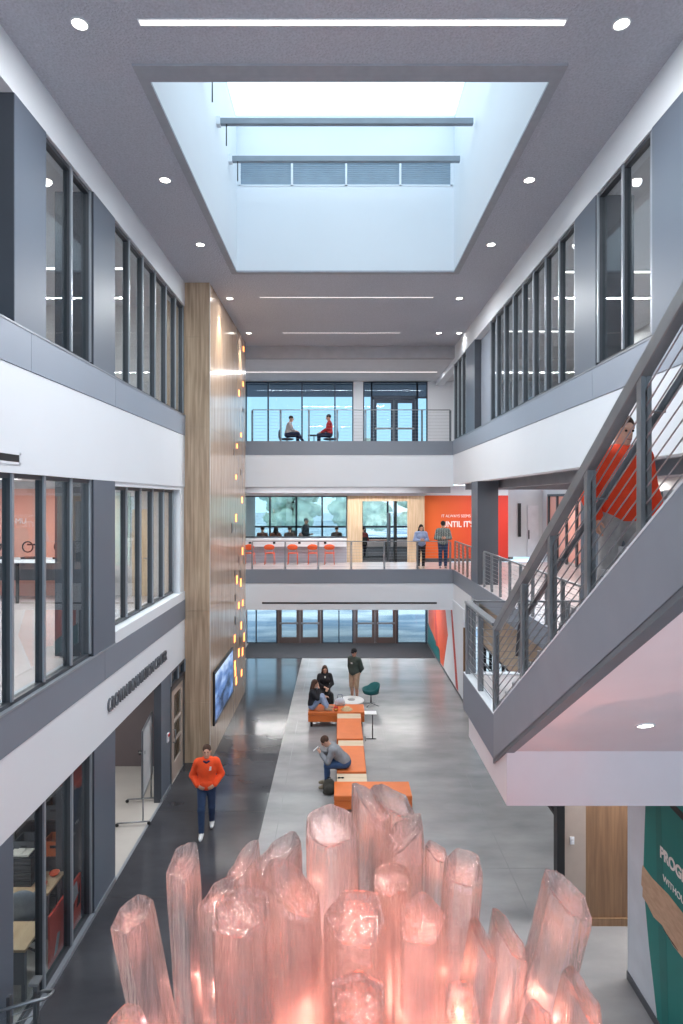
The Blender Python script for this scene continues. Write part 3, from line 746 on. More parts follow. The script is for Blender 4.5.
# entrance on the ground floor
frontal_window('window_16', YE, [-4.4, -3.95, -2.98], .0, 3.0, GLASSLOW, DKF, w=.05)
frontal_window('window_17', YE, [-.82, -.05, .60], .0, 3.0, GLASSLOW, DKF, w=.05)
frontal_window('window_18', YE, [2.72, 4.05, 4.12], .0, 3.0, GLASSLOW, DKF, w=.05)
BRN = mat('bronze_frame', (92,80,78), rough=.45, metal=.3)
door_pair('door_5', -2.88, -.92, YE, 0, 2.55, BRN, GLASSLOW); door_pair('door_7', .70, 2.62, YE, 0, 2.55, BRN, GLASSLOW)
sbox('wall_left_far_lower', ROOMWALL, (-4.6, -4.4, TE, YE, 0, 3.1))
sbox('wall_left_far_middle', ROOMWALL, (-4.8, -4.7, TE, 26.2, 4.19, 12.0))
# graphic wall on the right of the entrance
sbox('wall_right_far_lower', WHITE, (4.12, 4.4, 20.0, YE, 0, 3.1))
sbox('baseboard_right', SKIRT, (4.10, 4.12, 20.0, YE, 0, .07))
sbox('trim_27', BROWNWOOD, (4.10, 4.42, 19.9, 20.0, 0, 2.5))
gp = thing('graphic_panel', 'tall orange, teal and white graphic on the wall by the entrance doors', 'mural', (4.118, 24.0, .08))
def gpoly(name, yz, m, e=.004): 
    MB().prism(yz, 0, 4.118-e, 4.119).build(name, m, gp, world=True)
ORG = mat('graphic_orange', (222,92,56), rough=.5); TEAL = mat('graphic_teal', (30,110,112), rough=.5); RED = mat('graphic_red', (196,64,46), rough=.5)
gpoly('orange_field', [(27.9,.1),(27.9,2.7),(23.6,2.7),(22.9,1.6),(23.9,.1)], ORG); gpoly('teal_field', [(28.1,.08),(28.1,1.0),(24.8,.55),(24.6,.08)], TEAL, .006)
gpoly('red_stroke', [(22.3,2.7),(22.0,2.7),(20.9,.1),(21.3,.1)], RED, .006); gpoly('red_stroke', [(26.4,2.7),(26.0,2.7),(25.2,.6),(25.7,.5)], RED, .007)

# ground floor, right
sbox('wall_right_lower', mat('tan_panel', (176,158,138), rough=.7, vary=.05, scale=2), (4.6, 4.8, 9.7, 19.9, 2.12, 3.70))
b = MB()
for k in range(15): b.box(4.58, 4.66, 9.75+k*.72, 9.81+k*.72, 0, 2.12)
for z in (.0,.5,1.0,1.5,2.06): b.box(4.58,4.66,9.75,19.9,z,z+.06)
b.build('trim_28', BLACK, kind='structure')
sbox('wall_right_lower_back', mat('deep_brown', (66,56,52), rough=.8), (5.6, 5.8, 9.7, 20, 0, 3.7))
sbox('wall_frontal_lower', mat('greige_panel', (168,155,145), rough=.6), (3.56, 3.90, 9.52, 9.68, 0, 3.7), (4.58, 9.2, 9.52, 9.68, 0, 3.7), (3.9, 4.58, 9.52, 9.68, 2.9, 3.7))
sbox('trim_29', BLACK, (3.44, 3.56, 9.50, 9.66, 0, 3.36))
w2 = shell('door_8'); MB().box(3.90,4.58,9.53,9.60,.12,2.9).build('door_leaf', BROWNWOOD, w2); MB().box(3.90,4.58,9.5,9.60,0,.12).build('kick_rail', wood('walnut_rail', (120,92,68), (146,114,86)), w2)
sw = thing('light_switch', 'white two gang light switch on the beige panel by the walnut door', 'switch', (3.68, 9.52, 1.35))
MB().box(-.035,.035,-.012,0,-.06,.06).build('plate', WHITE, sw, bevel=.004); MB().box(-.012,.012,-.02,-.012,.01,.045).build('rocker', mat('rocker', (210,212,214)), sw); MB().box(-.012,.012,-.02,-.012,-.045,-.01).build('rocker', MATS['rocker'], sw)
sbox('wall_right_near_lower', mat('cool_white', (206,210,218), rough=.7), (4.06, 9.2, Y0, 8.47, 0, 3.6))
sbox('baseboard_right_near', SKIRT, (4.045, 4.06, Y0, 8.47, 0, .11))

# back of the hall, behind the viewer: unseen wall, its openings added to let daylight in
sbox('wall_behind', WHITE, (-10, 9.2, Y0-.2, Y0, 0, .9), (-10, 9.2, Y0-.2, Y0, 3.0, 4.9), (-10, 9.2, Y0-.2, Y0, 7.2, 9.4), (-10, 9.2, Y0-.2, Y0, 11.9, 12.6),
     (-10, -9.2, Y0-.2, Y0, .9, 11.9), (8.4, 9.2, Y0-.2, Y0, .9, 11.9), (-4.3,-3.7,Y0-.2,Y0,.9,11.9), (3.9,4.5,Y0-.2,Y0,.9,11.9))
# outside
def snow():
    m, nt, b = _new('snowy_ground')
    tc = nt.nodes.new('ShaderNodeTexCoord'); mp = nt.nodes.new('ShaderNodeMapping'); mp.inputs['Scale'].default_value = (.05,.16,1)
    nt.links.new(tc.outputs['Object'], mp.inputs['Vector'])
    n = nt.nodes.new('ShaderNodeTexNoise'); n.inputs['Scale'].default_value = 2.2; n.inputs['Detail'].default_value = 5
    nt.links.new(mp.outputs['Vector'], n.inputs['Vector'])
    r = nt.nodes.new('ShaderNodeValToRGB'); e = r.color_ramp.elements
    e[0].position = .42; e[0].color = lin((120,146,172)); e[1].position = .56; e[1].color = lin((214,222,228))
    nt.links.new(n.outputs['Fac'], r.inputs['Fac']); nt.links.new(r.outputs['Color'], b.inputs['Base Color']); b.inputs['Roughness'].default_value = .7
    return m
sbox('ground_outside', snow(), (-160, 160, YE+.06, 320, -.4, -.02))
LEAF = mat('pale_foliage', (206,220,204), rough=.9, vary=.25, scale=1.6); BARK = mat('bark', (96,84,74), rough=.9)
rt = random.Random(3)
TREES = ((-25,74,'far left pane'),(-15,68,'second pane'),(-6,75,'third pane'),(2.5,68,'pane beside the oak post'),(11,75,'open doorway'),(19.5,69,'right edge of the doorway'))
for i, (x, y, lab) in enumerate(TREES):
    t = thing('tree', f'hazy pale green tree outside, filling the {lab} of the back room', 'tree', (x, y, -.02), 0, 'trees outside the back windows'); h = 13 + rt.uniform(-1,1)
    MB().tube([(0,0,0),(.2,0,h*.35),(0,.1,h*.6)], [.4,.3,.2]).build('trunk', BARK, t)
    P = [ell(A(rt.gauss(0,1.7), rt.gauss(0,1.0), h*.30+rt.uniform(0,h*.66)), A(1,1,.8)*rt.uniform(.45,1.15), None, .25) for _ in range(110)]
    P = [p_ for p_ in P if abs(p_[1][0]) + p_[2][0] < 4.1 and abs(p_[1][1]) + p_[2][1] < 3.0]
    cr = sdf_mesh('crown', P, .27, LEAF, t)
    for v in cr.data.vertices:
        q = v.co*1.1 + Vector((i*7, 0, 0)); v.co += v.normal*(noise.noise(q)*.55 + noise.noise(q*3.1)*.30)
# ------------------------------------------------------------------ stair, landing, guards
SX0, SX1, SL, LY0, LY1 = 1.83, 4.06, .668, 7.15, 8.90
def nz(y): return 4.19 + SL*(LY0 - y)
sbox('floor_landing', UPFLOOR, (SX0+.012, XR+.01, LY0, LY1, 3.74, 4.185))
sbox('trim_30', BANDGREY, (SX0, SX0+.012, LY0, LY1, 3.66, 4.19), (SX0, XR, LY1, LY1+.012, 3.66, 4.19))
sbox('trim_31', WHITE, (SX0, SX0+.14, LY0, LY1, 4.186, 4.205), (SX0+.14, XR, LY1-.12, LY1, 4.186, 4.205))
SOFF = mat('soffit_paint', (224,216,218), rough=.75, vary=.015)
MB().prism([(6.65,3.36),(8.62,3.36),(8.62,3.66),(LY0+.12,3.66),(6.65,nz(6.65)-.56)], 0, SX0+.02, XR+3).build('wall_stair_box', SOFF, kind='structure')
st = thing('staircase', 'grey steel staircase with cable guard rising from the landing towards the viewer', 'staircase', (SX0, LY0, 4.19))
YTOP = .15
for x in (SX0, SX1-.06):
    MB().prism([(LY0, 3.655), (LY0, 4.205), (YTOP, nz(YTOP)+.015), (YTOP, nz(YTOP)-.545)], 0, x, x+.06).build('stringer', STEELPAINT if 'STEELPAINT' in globals() else mat('stringer_grey', (136,141,150), rough=.38, vary=.04), st, world=True)
b = MB(); b.prism([(LY0, 4.206),(LY0, 4.222),(YTOP, nz(YTOP)+.033),(YTOP, nz(YTOP)+.016)], 0, SX0-.003, SX0+.075); b.build('stringer_cap', WHITE, st, world=True)
b = MB(); b.prism([(LY0+.02, 3.60),(LY0+.02, 3.656),(YTOP, nz(YTOP)-.546),(YTOP, nz(YTOP)-.60)], 0, SX0+.0, SX0+.10); b.build('stringer_flange', mat('flange_grey', (104,108,114), rough=.4), st, world=True)
b = MB(); b.prism([(6.95, nz(6.95)-.56),(6.95, nz(6.95)-.52),(YTOP, nz(YTOP)-.52),(YTOP, nz(YTOP)-.56)], 0, SX0+.06, XR+1.5); b.build('soffit', SOFF, st, world=True)
TREAD = mat('tread_grey', (150,150,152), rough=.6)
N = 25; run = .28; rise = run*SL
for i in range(N):
    y1 = LY0 - i*run; z = 4.19 + (i+1)*rise
    b = MB(); b.box(SX0+.06, SX1-.06, y1-run-.02, y1, z-.04, z); b.box(SX0+.06, SX1-.06, y1-.02, y1, z-rise, z-.04)
    b.build('tread', TREAD, st, world=True)
def post(par, x, y, z0, z1, m=None, w=.066):
    b = MB(); b.box(x-w/2, x-.006, y-.028, y+.028, z0, z1); b.box(x+.006, x+w/2, y-.028, y+.028, z0, z1); b.box(x-.006, x+.006, y-.02, y+.02, z0, z0+.1); b.box(x-.006, x+.006, y-.02, y+.02, z1-.1, z1)
    return b.build('post', m or STEEL, par, world=True)
GX = SX0 + .045
for y in (6.10, 5.30, 4.50, 3.70, 2.90, 2.10, 1.30, .5):
    post(st, GX, y, nz(y)-.02, nz(y)+1.03)
MB().bar((GX, LY0+.02, nz(LY0+.02)+1.055), (GX, YTOP, nz(YTOP)+1.055), .075, .10).build('top_rail', STEEL, st, world=True, bevel=.006, seg=1)
MB().tube([(GX+.13, LY0-.35, nz(LY0)+.80), (GX+.13, LY0-.45, nz(LY0-.45)+.86), (GX+.13, YTOP, nz(YTOP)+.86)], .021, 10).build('handrail', STEELD, st, world=True)
for y in (6.10, 5.30, 4.50, 3.70, 2.90, 2.10, 1.30):
    MB().tube([(GX, y, nz(y)+.80), (GX+.13, y, nz(y)+.80), (GX+.13, y, nz(y)+.845)], .008, 6).build('rail_bracket', STEELD, st, world=True)
for k in range(9):
    h = .115 + k*.100
    MB().tube([(GX, LY0, nz(LY0)+h), (GX, YTOP, nz(YTOP)+h)], .0055, 6).build('cable', STEEL, st, world=True)
downlight(2.88, 5.66, nz(5.66)-.562, 'bright round downlight in the sloping soffit under the stair', .07, (math.atan(-SL),0,0), None, False)

def guard(name, label, p, q, zf, npost, h=1.07, rail=(.07,.05), ncab=9, m=None, glassy=False, endpost=True, cab=.0045):
    t = thing(name, label, 'guard rail', (p[0], p[1], zf))
    P = Vector((p[0], p[1], 0)); Q = Vector((q[0], q[1], 0))
    for i in range(npost):
        if not endpost and i == npost-1: break
        c = P.lerp(Q, i/(npost-1)); post(t, c.x, c.y, zf, zf+h-.03, m)
    up = (0,0,1)
    MB().bar((p[0],p[1],zf+h-.01), (q[0],q[1],zf+h-.01), rail[0], rail[1]).build('top_rail', STEEL, t, world=True, bevel=.005, seg=1)
    for k in range(ncab):
        z = zf + .10 + k*(h-.2)/(ncab-1)
        MB().tube([(p[0],p[1],z), (q[0],q[1],z)], cab, 5).build('cable', STEEL, t, world=True)
    return t
guard('landing_guard', 'short cable guard along the outer edge of the stair landing', (GX, LY0+.065), (GX, LY1-.1), 4.205, 3, h=1.06, rail=(.10,.04))
guard('landing_guard', 'cable guard across the far edge of the stair landing', (GX+.09, LY1-.05), (XR-.1, LY1-.05), 4.205, 4, h=1.06, rail=(.03,.03))
guard('balcony_guard', 'cable guard on the middle floor edge between the grey column and the stair', (XR+.05, 17.5), (XR+.05, 10.45), 4.206, 9, h=1.05, rail=(.05,.04))
guard('balcony_guard', 'short cable guard on the middle floor edge beyond the grey column', (XR+.05, 21.9), (XR+.05, 19.1), 4.206, 5, h=1.05, rail=(.05,.04), m=mat('warm_steel', (150,132,126), rough=.4, metal=.5))
guard('bridge_guard', 'cable guard along the front of the middle bridge before the orange chairs', (TX+.12, YB+.07), (XR-.1, YB+.07), 4.195, 7, h=1.04, rail=(.045,.03), cab=.0035)
guard('bridge_guard', 'cable guard along the front of the upper bridge before the seated pair', (TX+.12, YB+.07), (XR-.1, YB+.07), 8.915, 8, h=1.16, rail=(.04,.03), cab=.0035, m=STEELD)
# guard at the foot of the near shop window
g = thing('stair_head_guard', 'low steel guard with bent handrail beside the near storefront window', 'guard rail', (-3.62, 7.15, 0))
post(g, -3.62, 7.15, 0, 1.0, STEELD, .05); post(g, -3.86, 7.0, 0, .96, STEELD, .04)
MB().box(-3.68,-3.57,7.08,7.22,1.0,1.035).build('post_cap', STEEL, g, world=True, bevel=.004, seg=1)
MB().tube([(-3.95,6.84,.90),(-3.60,7.0,.90),(-3.46,7.04,.90),(-3.42,7.10,.90),(-3.42,7.16,.89),(-3.55,7.17,.88),(-3.60,7.16,.86)], .019, 10).build('handrail', STEEL, g, world=True)
for k in range(7): MB().tube([(-3.95,6.95,.12+k*.1),(-3.62,7.15,.12+k*.1)], .005, 6).build('cable', STEEL, g, world=True)
# ------------------------------------------------------------------ lounge seating on the hall floor
ORF = mat('orange_vinyl', (220,114,50), rough=.45, vary=.05, scale=4)
WOODTOP = wood('ash_top', (204,180,150), (224,204,178), rough=.5, sc=(.6,7,7))
def ottoman(label, x0, x1, y0, y1, z=.46):
    t = thing('lounge_ottoman', label, 'ottoman', ((x0+x1)/2, (y0+y1)/2, 0), 0, 'orange modular lounge seats')
    MB().box(x0, x1, y0, y1, .345, z).build('seat_cushion', ORF, t, world=True, bevel=.022, seg=3)
    MB().box(x0+.006, x1-.006, y0+.006, y1-.006, .16, .343).build('base', ORF, t, world=True, bevel=.012)
    for x in (x0+.10, x1-.10):
        for y in (y0+.10, y1-.10): MB().box(x-.03, x+.03, y-.03, y+.03, 0, .16).build('leg', BLACK, t, world=True)
    return t
ottoman('wide orange bench nearest the glowing crystals', -.13, 1.54, 12.76, 13.42)
ottoman('orange ottoman under the man in the grey sweater', -.07, .61, 13.90, 15.37)
ottoman('empty orange ottoman between the two pale wood blocks', -.09, .61, 15.82, 17.30)
ottoman('wide orange bench where the woman sits with her legs up', -.95, .73, 17.80, 18.50)
def block(label, x0, x1, y0, y1):
    t = thing('wood_table_block', label, 'side table', ((x0+x1)/2, (y0+y1)/2, 0), 0, 'pale wood blocks between the orange seats')
    MB().box(x0, x1, y0, y1, .36, .43).build('top', WOODTOP, t, world=True, bevel=.006)
    MB().box(x0+.05, x1-.05, y0+.05, y1-.05, 0, .36).build('plinth', BLACK, t, world=True)
block('pale wood block between the near bench and the grey sweater man', -.07, .61, 13.46, 13.86)
block('pale wood block behind the seat of the grey sweater man', -.05, .61, 15.41, 15.78)
block('pale wood block against the far orange bench', -.08, .61, 17.34, 17.76)
sp_ = thing('dark_glasses_case', 'small dark glasses lying on the pale wood block near the bench', 'glasses', (.02, 13.62, .431))
MB().ball((-.04,0,.016),(.035,.02,.015)).ball((.04,0,.016),(.035,.02,.015)).build('lens', BLACK, sp_); MB().tube([(-.01,0,.02),(.01,0,.02)],.005).build('bridge', BLACK, sp_)
t = thing('round_coffee_table', 'round white coffee table behind the far orange bench', 'coffee table', (.36, 18.98, 0))
MB().lathe([(.0,.40),(.385,.40),(.40,.412),(.40,.425),(.385,.437),(.0,.437)], n=40).build('table_top', mat('table_white', (226,226,226), rough=.35, vary=.04), t)
MB().lathe([(.0,.4375),(.115,.4375),(.115,.445),(.0,.445)], n=24).build('grey_disc', mat('disc_grey', (160,160,160), rough=.5), t)
MB().lathe([(.26,0),(.26,.015),(.04,.03),(.035,.40)], n=24).build('pedestal', STEEL, t)
t = thing('swivel_tub_chair', 'teal tub chair on a thin steel swivel base', 'chair', (1.02, 19.75, 0), math.radians(-75))
TEALF = mat('teal_fabric', (14,92,94), rough=.7)
def shell_chair(par, m, w=.33, d=.30, sz=.40, back=.30, arm=.10):
    n = 18; b = MB()
    rows_ = [(0,.0),(.45,.0),(.8,.015),(1.0,.06)]
    V = []; prof = []
    for th in range(n):          # open tub: outer and inner skins
        a = 2*PI*th/n; bk = max(0, math.cos(a-PI/2)); fr = max(0, -math.cos(a-PI/2))
        top = .07 + back*(bk**.7)*1.0 + arm*abs(math.cos(a))*(1-fr)
        prof.append((a, top))
    for skin in (0, 1):
        off = 0 if skin == 0 else -.035
        for (r, z0) in ((.02,0),(.55,.0),(.85,.03)):
            for a, top in prof: V.append((math.cos(a)*(w*r+off*(r>.5)), math.sin(a)*(d*r+off*(r>.5)), sz+z0+(.035 if skin else 0)))
        for a, top in prof: V.append((math.cos(a)*(w*1.0+off), math.sin(a)*(d*1.0+off), sz+.08+top))
    b.v = V; R_ = 4
    for skin in (0, 1):
        o = skin*R_*n
        for i in range(R_-1):
            for k in range(n): b.f.append((o+i*n+k, o+i*n+(k+1)%n, o+(i+1)*n+(k+1)%n, o+(i+1)*n+k))
        b.f.append(tuple(o+k for k in range(n)))
    for k in range(n): b.f.append(((R_-1)*n+k, (R_-1)*n+(k+1)%n, (2*R_-1)*n+(k+1)%n, (2*R_-1)*n+k))
    b.smooth = set(range(len(b.f)))
    return b.build('tub_shell', m, par)
shell_chair(t, TEALF, .33, .30, .38, .17, .03)
MB().tube([(0,0,.05),(0,0,.40)], .02).build('stem', STEELD, t)
for k in range(4):
    a = PI/4 + k*PI/2; MB().tube([(0,0,.07),(.29*math.cos(a),.29*math.sin(a),.015)], [.016,.011]).build('leg', STEEL, t)
t = thing('laptop_table', 'small white topped laptop table on a thin dark stem', 'side table', (.86, 16.95, 0))
MB().box(-.17,.17,-.13,.13,.73,.75).build('table_top', MATS['table_white'], t, bevel=.008)
MB().tube([(.06,0,.012),(.06,0,.73)], .014).build('stem', BLACK, t); MB().box(-.16,.16,-.015,.03,0,.012).box(-.16,-.13,-.15,.15,0,.012).build('foot', BLACK, t)
# bags
def backpack(label, loc, rz, m, m2):
    t = thing('backpack', label, 'backpack', loc, rz)
    sdf_mesh('body', [ell(A(0,0,.165),A(.15,.09,.17),None,.05), ell(A(0,-.08,.13),A(.12,.06,.11),None,.03), ell(A(0,.0,.03),A(.15,.09,.045),None,.05)], .012, m, t, planes=[(A(0,0,.004),A(0,0,-1))])
    MB().tube([(-.03,.02,.32),(-.03,.02,.36),(.03,.02,.36),(.03,.02,.32)],.01).build('top_loop', m2, t)
    for s in (1,-1): MB().tube([(s*.07,.07,.29),(s*.09,.13,.22),(s*.10,.15,.12),(s*.09,.08,.04)],.014).build('strap', m2, t)
    return t
backpack('dark olive backpack on the floor at the grey sweater man\'s feet', (-.25, 13.80, 0), math.radians(8), mat('olive_canvas', (72,70,64), rough=.9), mat('strap_black', (34,34,34), rough=.9))
t = thing('tote_bag', 'pale grey tote bag on the far orange bench beside the woman', 'bag', (.0, 18.36, .462))
sdf_mesh('body', [ell(A(0,0,.12),A(.15,.08,.12),None,.03), cap(A(-.10,0,.05),A(.10,0,.05),.06)], .012, mat('grey_canvas', (196,202,212), rough=.9, vary=.1, scale=20), t, planes=[(A(0,0,.002),A(0,0,-1))])
MB().tube([(-.08,0,.22),(-.06,0,.33),(.06,0,.33),(.08,0,.22)],.009).build('handle', mat('strap_navy', (56,70,100)), t)
t = thing('snack_bag', 'crumpled red and yellow snack bag on the far orange bench', 'bag', (-.12, 17.87, .462))
sdf_mesh('body', [ell(A(0,0,.06),A(.075,.045,.065),None,.03), cap(A(-.055,0,.12),A(.055,0,.125),.012)], .008, mat('snack_red', (186,48,40), rough=.35, vary=.3, scale=15), t, planes=[(A(0,0,.002),A(0,0,-1))]); MB().box(-.04,.04,-.052,-.047,.04,.09).build('front_label', mat('snack_yellow', (228,186,84)), t)
t = thing('straw_hat', 'flat tan straw hat lying on the far orange bench', 'hat', (.20, 17.99, .462))
MB().lathe([(.0,.002),(.17,.002),(.175,.012),(.11,.02),(.10,.075),(.06,.09),(0.0,.092)], n=28).build('brim_and_crown', mat('straw', (206,180,142), rough=.9, vary=.15, scale=30), t); MB().lathe([(.108,.022),(.104,.045)], n=28, close=False).build('band', mat('band_brown', (110,84,66)), t)

# ------------------------------------------------------------------ screen and sign on the left
t = thing('video_screen', 'large black framed video screen showing a blue mountain scene on the wood tower', 'screen', (TX, 17.15, .80))
MB().box(TX-.0, TX+.05, 15.78, 18.52, .80, 2.22).build('frame', BLACK, t, world=True, bevel=.006)
m, nt, bs = _new('screen_image'); tc = nt.nodes.new('ShaderNodeTexCoord'); mp = nt.nodes.new('ShaderNodeMapping'); mp.inputs['Scale'].default_value = (1,.9,2.4)
nt.links.new(tc.outputs['Object'], mp.inputs[0]); nn = nt.nodes.new('ShaderNodeTexNoise'); nn.inputs['Scale'].default_value = 1.6; nn.inputs['Detail'].default_value = 7; nn.inputs['Distortion'].default_value = 1.2; nt.links.new(mp.outputs[0], nn.inputs['Vector'])
rr = nt.nodes.new('ShaderNodeValToRGB'); e = rr.color_ramp.elements; e[0].position = .3; e[0].color = lin((38,56,84)); e[1].position = .7; e[1].color = lin((190,214,246)); q = e.new(.5); q.color = lin((92,126,186))
nn.inputs['Scale'].default_value = 1.1; nn.inputs['Distortion'].default_value = .3
sz_ = nt.nodes.new('ShaderNodeSeparateXYZ'); nt.links.new(tc.outputs['Object'], sz_.inputs[0]); mr_ = nt.nodes.new('ShaderNodeMapRange'); mr_.inputs['From Min'].default_value = .1; mr_.inputs['From Max'].default_value = 1.3; mr_.inputs['To Min'].default_value = -.16; mr_.inputs['To Max'].default_value = .10; nt.links.new(sz_.outputs['Z'], mr_.inputs['Value'])
ad_ = nt.nodes.new('ShaderNodeMath'); ad_.operation = 'ADD'; nt.links.new(nn.outputs['Fac'], ad_.inputs[0]); nt.links.new(mr_.outputs[0], ad_.inputs[1]); nt.links.new(ad_.outputs[0], rr.inputs['Fac']); nt.links.new(rr.outputs['Color'], bs.inputs['Emission Color']); bs.inputs['Emission Strength'].default_value = .9; bs.inputs['Base Color'].default_value = (.02,.02,.03,1); bs.inputs['Roughness'].default_value = .2
MB().box(TX+.045, TX+.054, 15.86, 18.44, .88, 2.14).build('display', m, t, world=True)
t = thing('wall_sign', 'dark metal sign letters on the white fascia over the alcove reading a centre name', 'sign', (XL, 10.26, 3.10))
sg = text('sign_letters', 'CROWN INNOVATION CENTER', .335, mat('sign_metal', (104,108,114), rough=.4, metal=.4), (.012, 0, 0), (PI/2, 0, PI/2), t, ext=.022, bold=.0)
wd = [v.co.x for v in sg.data.vertices]; sg.scale = (3.46/(max(wd)-min(wd)), 1, 1)
# whiteboard on wheels
t = thing('rolling_whiteboard', 'white mobile marker board on a wheeled stand in the alcove', 'whiteboard', (-4.16, 12.95, 0), math.radians(98))
MB().box(-.55,.55,-.012,.012,.62,1.95).build('board', mat('marker_board', (222,226,228), rough=.2), t); MB().box(-.58,-.55,-.02,.02,.60,1.97).box(.55,.58,-.02,.02,.60,1.97).box(-.58,.58,-.02,.02,1.95,1.98).box(-.58,.58,-.02,.02,.59,.62).build('frame', STEEL, t)
for x in (-.5,.5):
    MB().tube([(x,0,.10),(x,0,.6)],.016).tube([(x,-.12,.075),(x,.52,.075)],.016).build('stand', STEEL, t)
    for y in (-.12,.52): MB().ball((x,y,.036),.036).build('wheel', BLACK, t)
MB().lathe([(.0,-.03),(.07,-.03),(.07,.03),(.0,.03)], (-.35,.05,1.45), 14).build('magnet', BLACK, t)
# desks, crates and chair behind the near storefront
DESKT = wood('desk_oak', (188,158,124), (212,184,150), rough=.5, sc=(5,.8,5)); DESKB = mat('desk_grey', (120,124,130), rough=.6)
def desk(label, x0, x1, y0, y1, z=.75):
    t = thing('wood_top_desk', label, 'desk', ((x0+x1)/2,(y0+y1)/2,.004))
    MB().box(x0,x1,y0,y1,z-.04,z).build('desk_top', DESKT, t, world=True, bevel=.005, seg=1); MB().box(x0+.03,x1-.03,y0+.04,y0+.07,.25,z-.04).build('modesty_panel', DESKB, t, world=True)
    for x in (x0+.06,x1-.06):
        for y in (y0+.09,y1-.06): MB().box(x-.025,x+.025,y-.025,y+.025,.004,z-.04).build('leg', DESKB, t, world=True)
desk('wood topped desk just inside the near storefront window', -5.6, -4.20, 8.00, 8.55); desk('long wood topped desk farther inside the storefront, under the crates', -5.7, -4.45, 9.15, 9.70)
for k in range(3):
    t = thing('mesh_crate', ('lowest dark mesh crate of the stack on the far desk','middle dark mesh crate of the stack on the far desk','topmost dark mesh crate on the far desk, papers on top')[k], 'crate', (-5.0, 9.45, .751+k*.145), 0, 'dark crates on the far desk')
    b = MB(); b.box(-.21,.21,-.15,.15,0,.012)
    for (x0,x1,y0,y1) in ((-.21,.21,-.15,-.138),(-.21,.21,.138,.15),(-.21,-.198,-.138,.138),(.198,.21,-.138,.138)):
        for z in (.012,.05,.09,.12): b.box(x0,x1,y0,y1,z,z+.024)
    b.build('crate_body', mat('crate_dark', (58,58,62), rough=.6), t)
pp = MB(); pp.box(-.10,.14,-.10,.10,0,.025); pp.box(-.16,.02,-.12,.06,.025,.035); o = pp.build('paper_stack', mat('paper', (216,212,204), rough=.8)); o.location = (-5.0, 9.45, .751+.435+.001); tag(o, 'loose stack of white papers on the topmost dark crate', 'papers')
t = thing('office_chair', 'black office chair with a grey jacket behind the near desk', 'chair', (-4.72, 8.95, .004), math.radians(200))
sdf_mesh('seat', [ell(A(0,0,.46),A(.24,.24,.05),None,.03)], .015, BLACK, t); sdf_mesh('backrest', [ell(A(0,.24,.80),A(.22,.04,.26),None,.03)], .015, BLACK, t); MB().tube([(0,0,.08),(0,0,.42)],.025).tube([(0,.1,.44),(0,.27,.5),(0,.27,.6)],.018).build('column', STEELD, t)
for k in range(5):
    a = 2*PI*k/5; MB().tube([(0,0,.09),(.28*math.cos(a),.28*math.sin(a),.06)],.016).ball((.28*math.cos(a),.28*math.sin(a),.03),.028).build('leg', BLACK, t)
jk = sdf_mesh('jacket', [ell(A(0,.30,.84),A(.25,.075,.26),None,.05), cap(A(-.22,.26,.98),A(-.30,.10,.58),.06,.05), cap(A(.22,.26,.98),A(.30,.12,.58),.06,.05)], .012, mat('jacket_grey', (128,134,142), rough=.9, vary=.12, scale=10), cut=[ell(A(0,.24,.80),A(.236,.056,.276)), ell(A(0,0,.46),A(.27,.27,.08)), cap(A(0,.27,.4),A(0,.27,.64),.035)])
jk.location = (-4.72, 8.95, .004); jk.rotation_euler = (0,0,math.radians(200)); tag(jk, 'grey jacket hung over the black office chair', 'jacket')
t = thing('red_graphic_panel', 'low red panel with grey and black brush shapes behind the storefront glass', 'panel', (-4.19, 9.16, .004))
MB().box(-4.20,-4.17,8.62,9.66,.004,.76).build('board', mat('panel_red', (196,66,54), rough=.5), t, world=True, bevel=.004, seg=1)
for nm, col, yz in (('grey_shape',(168,172,178),[(9.05,.35),(9.2,.68),(9.5,.72),(9.55,.5),(9.35,.42),(9.25,.2)]),('black_shape',(40,36,40),[(9.15,.15),(9.3,.4),(9.42,.42),(9.35,.2),(9.25,.1)]),('grey_shape',(150,154,160),[(8.75,.1),(8.85,.36),(8.93,.34),(8.85,.12)]),('black_shape',(40,36,40),[(9.5,.3),(9.6,.62),(9.63,.3)])):
    MB().prism(yz, 0, -4.171, -4.164).build(nm, mat('shape_'+str(col[0]), col, rough=.6), t, world=True)
for (x,y,lab) in ((-4.62,9.30,'small orange bowl on the far desk near the window'),(-4.56,9.58,'small orange bowl at the back edge of the far desk')):
    t = thing('orange_bowl', lab, 'bowl', (x,y,.751+.004), 0); MB().lathe([(.03,0),(.07,.03),(.08,.055),(.07,.055),(.06,.03),(.0,.012)], n=18).build('bowl_body', BOWLORANGE, t)
# worktop with machines in the salmon room
t = thing('white_work_counter', 'long white worktop on dark frames in front of the salmon wall', 'counter', (-7.4, 15.1, 4.19))
MB().box(-9.2,-5.9,14.75,15.5,5.2,5.27).build('worktop', WHITE, t, world=True, bevel=.006); MB().box(-9.1,-6.0,15.3,15.4,4.7,5.2).build('back_panel', SKIRT, t, world=True)
for x in (-9.1,-8.0,-6.9,-6.0): MB().box(x-.03,x+.03,14.85,14.91,4.19,5.2).build('leg', BLACK, t, world=True)
for i, x in enumerate((-8.55,-7.75,-6.95,-6.3)):
    t = thing('spool_machine', 'dark desktop machine with an open ring on the white worktop, ' + ('beside the wall lettering','second along','third along','nearest the oak door')[i], 'machine', (x, 15.08, 5.271), 0, 'ring machines on the white worktop')
    MB().box(-.22,.22,-.12,.12,0,.05).build('machine_base', BLACK, t); MB().box(.12,.16,-.03,.03,.05,.38).box(-.10,.16,-.03,.03,.34,.38).build('arm', BLACK, t)
    b = MB(); b.tube([(-.10+.13*math.cos(a*PI/8),0,.30+.13*math.sin(a*PI/8)) for a in range(17)],.018,6,cap=False); b.build('ring', BLACK, t)
